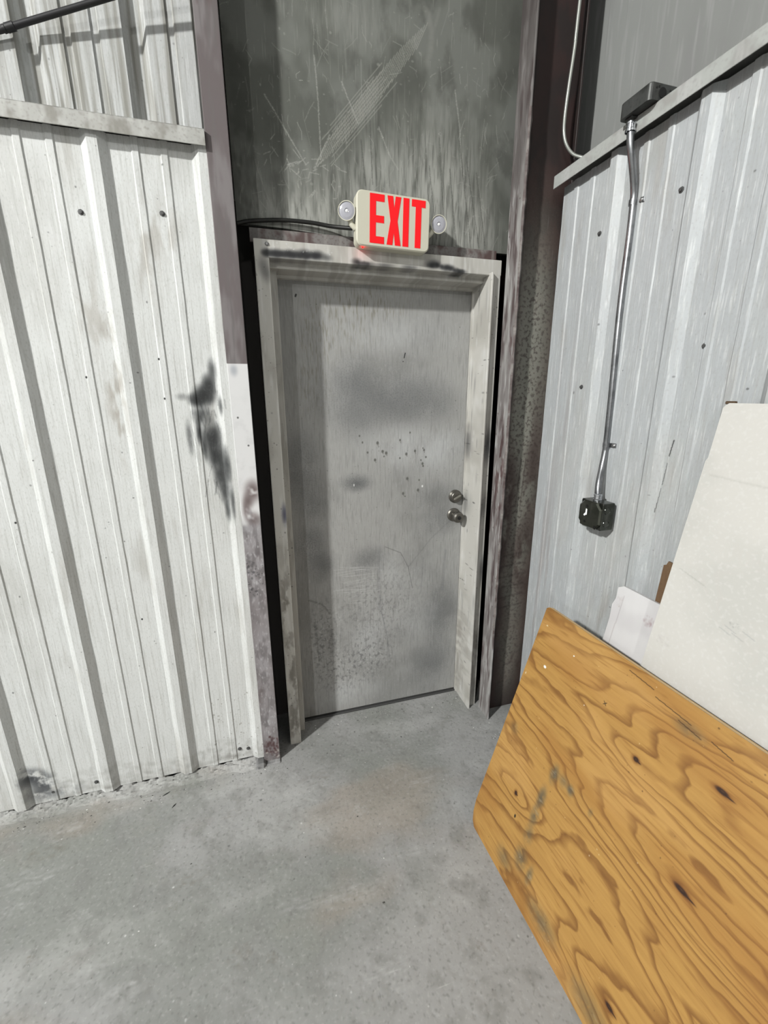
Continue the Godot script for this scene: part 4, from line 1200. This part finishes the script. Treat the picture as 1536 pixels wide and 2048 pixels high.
# ---------------------------------------------------------------- boards leaning on the right wall
func boards() -> void:
	plywood()
	# large white board
	var c := Cv.new(0, 0, 1.22, 1.62, 520, Color(0.84, 0.835, 0.815))
	overlay(c, 2, Vector2.ONE, 4, 500, Color(0.79, 0.785, 0.765), 0.4, 0.8, 0.7)
	overlay(c, 60, Vector2.ONE, 2, 501, Color(0.92, 0.92, 0.91), 0.5, 0.9, 0.3)
	stroke(c, [Vector2(0.02, 1.43), Vector2(0.1, 1.425), Vector2(0.4, 1.41)], 0.005, Color(0.7, 0.69, 0.67), 0.1, 0.0, 0.4, 0.001)
	stroke(c, [Vector2(0.02, 1.17), Vector2(0.06, 1.16), Vector2(0.1, 1.15)], 0.003, Color(0.66, 0.65, 0.63), 0.15, 0.0, 0.4, 0.001)
	for p in [[0.17, 1.08], [0.19, 1.07], [0.21, 1.085], [0.16, 1.07]]:
		stroke(c, [Vector2(p[0], p[1]), Vector2(p[0] + 0.03, p[1] - 0.008)], 0.0013, g(0.68), 0.25, 0.2)
	overlay_spot(c, [0.19, 1.09, 0.012, 0.006, 0.5], g(0.5))
	overlay_spot(c, [0.04, 0.96, 0.02, 0.015, 0.3], Color(0.66, 0.62, 0.64))
	var bot := Vector3(0.768, 0, 1.053)
	var top := Vector3(1.035, 1.5905, 1.053)
	var up := (top - bot).normalized()
	var out := Vector3.BACK.cross(up).normalized()
	if out.x > 0:
		out = -out
	var o := node("white_board", bot)
	tag(o, "large white panel leaning on the right wall behind the plywood", "panel")
	var st := begin()
	var hgt := top.distance_to(bot)
	prism(st, PackedVector2Array([Vector2(0, 0.0), Vector2(1.22, 0.0), Vector2(1.22, hgt), Vector2(0.012, hgt), Vector2(0.004, hgt - 0.006), Vector2(0, hgt - 0.012), Vector2(0.002, hgt - 0.14), Vector2(-0.002, hgt - 0.15)]), -out * 0.01, Vector3.BACK, up, out * 0.01, c, 0.0006)
	put("sheet", st, tmat(c, 0.7), o)
	st = begin()
	var q := up * (hgt + 0.002) + Vector3.BACK * 0.012 - out * 0.006
	cbox(st, q - Vector3(0.006, 0.004, 0.012), q + Vector3(0.006, 0.004, 0.012), 0.002)
	put("torn_corner", st, mat(Color(0.3, 0.24, 0.18), 0.9), o)
	# small white offcut with a folded edge
	c = Cv.new(0, 0, 0.5, 1.05, 520, Color(0.885, 0.88, 0.885))
	overlay(c, 3, Vector2.ONE, 4, 510, Color(0.83, 0.82, 0.83), 0.4, 0.8, 0.7)
	for b in [[0.14, 0.955, 0.02, 0.022, 0.7, Color(0.62, 0.5, 0.52)], [0.02, 0.965, 0.012, 0.02, 0.5, Color(0.68, 0.6, 0.58)], [0.11, 0.79, 0.02, 0.012, 0.4, Color(0.6, 0.6, 0.6)], [0.1, 0.74, 0.012, 0.015, 0.4, Color(0.6, 0.58, 0.56)]]:
		overlay_spot(c, b, b[5])
	stroke(c, [Vector2(0.03, 0.99), Vector2(0.03, 0.9), Vector2(0.028, 0.8)], 0.002, Color(0.6, 0.56, 0.57), 0.3, 0.1)
	bot = Vector3(0.81, 0, 0.845)
	top = Vector3(1.008, 1.0, 0.845)
	up = (top - bot).normalized()
	out = Vector3.BACK.cross(up).normalized()
	if out.x > 0:
		out = -out
	hgt = top.distance_to(bot)
	o = node("white_board", bot)
	tag(o, "small white offcut with a chipped edge under the large white panel", "panel")
	st = begin()
	prism(st, PackedVector2Array([Vector2(0.006, 0.0), Vector2(0.42, 0.0), Vector2(0.42, hgt), Vector2(0.02, hgt), Vector2(0.0, hgt - 0.012), Vector2(0.003, hgt - 0.05), Vector2(-0.004, hgt - 0.075), Vector2(0.002, hgt - 0.12)]), -out * 0.012, Vector3.BACK, up, out * 0.012, c, 0.0008)
	put("sheet", st, tmat(c, 0.75), o)
	# brown hardboard strip behind
	bot = Vector3(0.965, 0, 0.9521)
	top = Vector3(1.03, 1.1313, 0.9721)
	up = (top - bot).normalized()
	out = Vector3.BACK.cross(up).normalized()
	if out.x > 0:
		out = -out
	hgt = top.distance_to(bot)
	o = node("brown_board", bot)
	tag(o, "narrow brown hardboard strip between the two white panels", "board")
	st = begin()
	prism(st, PackedVector2Array([Vector2(0.0, 0.0), Vector2(0.14, 0.0), Vector2(0.14, hgt - 0.008), Vector2(0.05, hgt - 0.004), Vector2(0.012, hgt), Vector2(0.008, hgt - 0.012), Vector2(0.0, hgt - 0.016)]), -out * 0.006, Vector3.BACK, up, out * 0.006)
	put("sheet", st, dirty(Color(0.44, 0.34, 0.24), Color(0.36, 0.28, 0.2), Color(0.5, 0.4, 0.29), 520, 0.8), o)

func plywood() -> void:
	var W := 1.22
	var H := 0.9214
	var ppm := 800.0
	var c := Cv.new(-0.02, 0.0, W, H, ppm, Color.WHITE)
	# growth rings cut by the veneer knife: level lines of a field bent round the knots
	var n1 := FastNoiseLite.new(); n1.seed = 601; n1.frequency = 1.0; n1.fractal_octaves = 3
	var n2 := FastNoiseLite.new(); n2.seed = 602; n2.frequency = 1.0; n2.fractal_octaves = 2
	var knots := [[0.466, 0.701, 0.024, 1.0], [0.655, 0.79, 0.05, 1.5], [0.153, 0.28, 0.02, 0.9], [0.66, 0.529, 0.05, 1.8], [0.63, 0.12, 0.035, 1.0], [0.28, 0.62, 0.09, 1.1], [1.0, 0.33, 0.05, 1.3], [1.05, 0.7, 0.04, 1.0]]
	var lo := Color(0.72, 0.55, 0.29)
	var hi := Color(0.50, 0.335, 0.15)
	var data := PackedByteArray()
	data.resize(c.w * c.h * 4)
	var fine := n2.duplicate() as FastNoiseLite
	fine.frequency = 60.0 / ppm
	fine.fractal_octaves = 3
	var fim := fine.get_image(int(c.w / 14.0), c.h, false, false, true)
	fim.resize(c.w, c.h, Image.INTERPOLATE_BILINEAR)
	var fd := fim.get_data()
	# the field is smooth: sample it on a coarse lattice, then interpolate
	var step := 4
	var gw := int(c.w / step) + 2
	var gh := int(c.h / step) + 2
	var fld := PackedFloat32Array()
	fld.resize(gw * gh)
	for j in gh:
		for i in gw:
			var u := c.x0 + i * step / ppm
			var v := c.y1 - j * step / ppm
			var f := v * 9.0 + 4.6 * n1.get_noise_2d(u * 0.55, v * 2.1) + 0.35 * n2.get_noise_2d(u * 3.0 + 9.0, v * 12.0) + 0.12 * n2.get_noise_2d(u * 14.0, v * 30.0)
			f += 1.6 * sin((v - 0.2 * u) * 5.0 + 0.8)
			for k in knots:
				var dx: float = (u - k[0]) / (k[2] * 4.2)
				var dy: float = (v - k[1]) / (k[2] * 1.15)
				f += k[3] * 1.3 * exp(-0.5 * (dx * dx + dy * dy)) * (1.0 if v >= k[1] - 0.2 else 1.0)
			fld[j * gw + i] = f
	for y in c.h:
		var gy := float(y) / step
		var j := int(gy)
		var ty := gy - j
		for x in c.w:
			var gx := float(x) / step
			var i := int(gx)
			var tx := gx - i
			var b := j * gw + i
			var f := lerpf(lerpf(fld[b], fld[b + 1], tx), lerpf(fld[b + gw], fld[b + gw + 1], tx), ty)
			var fr := f - floorf(f)
			var late := 0.0
			if fr > 0.62:
				late = (fr - 0.62) / 0.3 if fr < 0.92 else 1.0 - (fr - 0.92) / 0.08
			var at := y * c.w + x
			late = late * 0.85 + (fd[at] / 255.0 - 0.5) * 0.32
			late = clampf(late, -0.15, 1.0)
			data[at * 4] = int(255 * clampf(lo.r + (hi.r - lo.r) * late, 0, 1))
			data[at * 4 + 1] = int(255 * clampf(lo.g + (hi.g - lo.g) * late, 0, 1))
			data[at * 4 + 2] = int(255 * clampf(lo.b + (hi.b - lo.b) * late, 0, 1))
			data[at * 4 + 3] = 255
	c.im = Image.create_from_data(c.w, c.h, false, Image.FORMAT_RGBA8, data)
	overlay(c, 3, Vector2(3, 1), 4, 610, Color(0.62, 0.42, 0.19), 0.5, 0.85, 0.4)
	overlay(c, 2.5, Vector2(3, 1), 4, 611, Color(0.82, 0.65, 0.4), 0.55, 0.85, 0.35)
	overlay(c, 70, Vector2(12, 1), 3, 612, Color(0.5, 0.32, 0.14), 0.6, 0.9, 0.35)
	# dark knots
	for k in [[0.466, 0.701, 0.011, 0.009], [0.655, 0.788, 0.02, 0.008], [0.153, 0.28, 0.008, 0.01], [0.664, 0.527, 0.024, 0.009], [0.635, 0.12, 0.016, 0.008]]:
		splat(c, k[0], k[1], k[2] * 1.9, k[3] * 1.9, Color(0.42, 0.24, 0.09), 0.7, 0.1)
		splat(c, k[0], k[1], k[2], k[3], Color(0.16, 0.08, 0.04), 0.95, 0.35)
		splat(c, k[0] + k[2] * 0.9, k[1] - 0.001, k[2] * 0.8, k[3] * 0.35, Color(0.14, 0.07, 0.04), 0.9, 0.1)
		splat(c, k[0], k[1] + 0.001, k[2] * 0.4, k[3] * 0.4, Color(0.36, 0.24, 0.15), 0.7, 0.1)
	# grey grime smears
	var gr := Color(0.36, 0.34, 0.29)
	var ms := mask(c, [[0.262, 0.46, 0.025, 0.05, 0.9], [0.33, 0.468, 0.022, 0.025, 0.9], [0.3, 0.47, 0.03, 0.03, 0.5], [0.25, 0.36, 0.025, 0.06, 0.85], [0.25, 0.29, 0.025, 0.06, 0.75], [0.255, 0.22, 0.03, 0.05, 0.6], [0.26, 0.13, 0.04, 0.06, 0.7], [0.31, 0.12, 0.02, 0.05, 0.7], [0.2, 0.06, 0.06, 0.05, 0.5], [0.4, 0.06, 0.1, 0.05, 0.6], [0.6, 0.05, 0.12, 0.06, 0.5], [0.41, 0.47, 0.012, 0.02, 0.5], [0.55, 0.86, 0.06, 0.03, 0.5], [0.05, 0.46, 0.03, 0.03, 0.4]])
	overlay(c, 24, Vector2.ONE, 5, 613, gr, -0.1, 0.6, 0.95, ms)
	overlay(c, 50, Vector2(3, 1), 3, 614, Color(0.72, 0.68, 0.58), 0.62, 0.8, 0.5, ms)
	# paint chips, pen tick, splinter marks
	splat(c, 0.082, 0.73, 0.008, 0.006, g(0.96), 1.0, 0.6)
	splat(c, 0.175, 0.83, 0.004, 0.003, g(0.95), 1.0, 0.6)
	splat(c, 0.27, 0.72, 0.002, 0.002, g(0.96), 1.0, 0.6)
	splat(c, 0.03, 0.86, 0.006, 0.004, Color(0.9, 0.82, 0.66), 0.9, 0.4)
	splat(c, 0.01, 0.66, 0.003, 0.006, Color(0.92, 0.86, 0.74), 0.9, 0.4)
	splat(c, 0.182, 0.215, 0.005, 0.009, Color(0.08, 0.06, 0.05), 0.9, 0.4)
	stroke(c, [Vector2(0.325, 0.775), Vector2(0.335, 0.765)], 0.0015, Color(0.2, 0.15, 0.1), 0.6, 0.3)
	stroke(c, [Vector2(0.325, 0.765), Vector2(0.335, 0.775)], 0.0015, Color(0.2, 0.15, 0.1), 0.6, 0.3)
	for s in [[0.45, 0.88, 0.1], [0.52, 0.865, 0.06], [0.6, 0.87, 0.05], [0.36, 0.9, 0.08]]:
		stroke(c, [Vector2(s[0], s[1]), Vector2(s[0] + s[2], s[1] - 0.006)], 0.0012, Color(0.2, 0.12, 0.05), 0.5, 0.3)
	specks(c, 90, Rect2(0, 0, 1.2, 0.92), 0.001, 0.003, Color(0.25, 0.16, 0.08), 0.6)
	specks(c, 25, Rect2(0, 0, 0.6, 0.92), 0.001, 0.003, Color(0.95, 0.9, 0.8), 0.8)
	var bot := Vector3(0.5677, 0, 0.729)
	var e := Vector3(0.0344, 0, 0.9994).normalized()
	var up := (Vector3(0.8316, 0.8828, 0.72) - bot).normalized()
	var out := up.cross(e).normalized()
	if out.x > 0:
		out = -out
	var o := node("plywood_sheet", bot)
	tag(o, "knotty yellow plywood sheet leaning against the right wall", "plywood")
	var poly := PackedVector2Array([Vector2(0.03, 0.0), Vector2(W, 0.0), Vector2(W, H), Vector2(0.01, H), Vector2(0.0, H - 0.008), Vector2(-0.003, 0.5), Vector2(-0.006, 0.09), Vector2(0.0, 0.045), Vector2(0.012, 0.015)])
	var st := begin()
	prism(st, poly, -out * 0.0015, e, up, out * 0.0015, c, 0.0004)
	put("face_veneer", st, tmat(c, 0.55), o)
	var cols := [Color(0.72, 0.62, 0.46), Color(0.55, 0.44, 0.3), Color(0.76, 0.67, 0.52), Color(0.56, 0.45, 0.31), Color(0.70, 0.6, 0.44)]
	for i in 5:
		st = begin()
		var inset := 0.0006 * (i % 2)
		var pl := PackedVector2Array()
		for p in poly:
			pl.append(Vector2(clampf(p.x, -0.006 + inset, W - inset), clampf(p.y, inset, H - inset)))
		prism(st, pl, -out * (0.0015 + 0.0033 * (i + 1)), e, up, out * 0.0033)
		put("ply_layer", st, mat(cols[i], 0.8), o)

# ---------------------------------------------------------------- debris
func small_things() -> void:
	# crumbs of paint and concrete along the foot of the walls, too many to count
	var crumb := begin()
	var pts := [Vector3(0.9, 0.1, 0.2), Vector3(-0.5, 0.0, 0.9), Vector3(-0.7, 0.15, -0.6), Vector3(0.4, 0.0, -0.9), Vector3(0.05, 0.75, 0.1)]
	for t in [[0, 1, 4], [1, 2, 4], [2, 3, 4], [3, 0, 4], [0, 1, 2], [0, 2, 3]]:
		var mid: Vector3 = (pts[t[0]] + pts[t[1]] + pts[t[2]]) / 3.0
		face(crumb, [pts[t[0]], pts[t[1]], pts[t[2]]], mid - Vector3(0, 0.2, 0))
	var mm := MultiMesh.new()
	mm.transform_format = MultiMesh.TRANSFORM_3D
	mm.use_colors = true
	mm.mesh = crumb.commit()
	var list := []
	for i in 420:
		var p := Vector3.ZERO
		var r := rng.randf()
		if r < 0.45:
			p = Vector3(rng.randf_range(-1.5, -0.1), 0, 0.235 + absf(rng.randfn(0, 0.035)))
		elif r < 0.7:
			p = Vector3(rng.randf_range(0.0, 0.85), 0, 0.03 + absf(rng.randfn(0, 0.05)))
		elif r < 0.85:
			p = Vector3(rng.randf_range(0.8, 1.0), 0, 0.24 + absf(rng.randfn(0, 0.06)))
		else:
			p = Vector3(rng.randf_range(-1.4, 0.6), 0, rng.randf_range(0.3, 1.6))
		if p.x > -0.13 and p.x < -0.02 and p.z < 0.23:
			continue
		if p.x > 0.84 and p.z < 0.28:
			p.z += 0.12
		list.append(p)
	mm.instance_count = list.size()
	for i in list.size():
		var s := 0.001 + 0.003 * pow(rng.randf(), 3.0)
		var b := Basis(Vector3.UP, rng.randf() * TAU).scaled(Vector3(s * rng.randf_range(0.7, 1.8), s * 0.8, s))
		mm.set_instance_transform(i, Transform3D(b, list[i]))
		var v := rng.randf()
		mm.set_instance_color(i, Color(0.5, 0.5, 0.48) if v < 0.25 else (Color(0.06, 0.06, 0.055) if v < 0.65 else Color(0.3, 0.3, 0.29)))
	var mi := MultiMeshInstance3D.new()
	mi.name = "floor_debris"
	mi.multimesh = mm
	var m := mat(Color.WHITE, 0.9)
	m.vertex_color_use_as_albedo = true
	mi.material_override = m
	add_child(mi)
	mi.set_meta("kind", "stuff")
	tag(mi, "crumbs of paint and concrete strewn along the foot of the walls", "debris")
	# a few countable slivers
	var spots := [[Vector3(-0.6, 0.0, 0.262), 0.5, 0.03, "dark wood sliver on the floor by the second wall rib", Color(0.05, 0.045, 0.04)], [Vector3(-0.56, 0.0, 0.33), 0.9, 0.022, "thin black twig lying in front of the left wall", Color(0.06, 0.055, 0.05)]]
	for q in spots:
		var o := node("wood_sliver", q[0])
		o.rotation.y = q[1]
		tag(o, q[3], "sliver", "slivers by the left wall")
		var st := begin()
		prism(st, PackedVector2Array([Vector2(-q[2] * 0.5, 0), Vector2(q[2] * 0.1, -0.002), Vector2(q[2] * 0.5, 0.0005), Vector2(0.0, 0.0022)]), Vector3(0, 0.0004, 0), Vector3.RIGHT, Vector3.FORWARD, Vector3(0, 0.0018, 0))
		put("sliver", st, mat(q[4], 0.8), o)
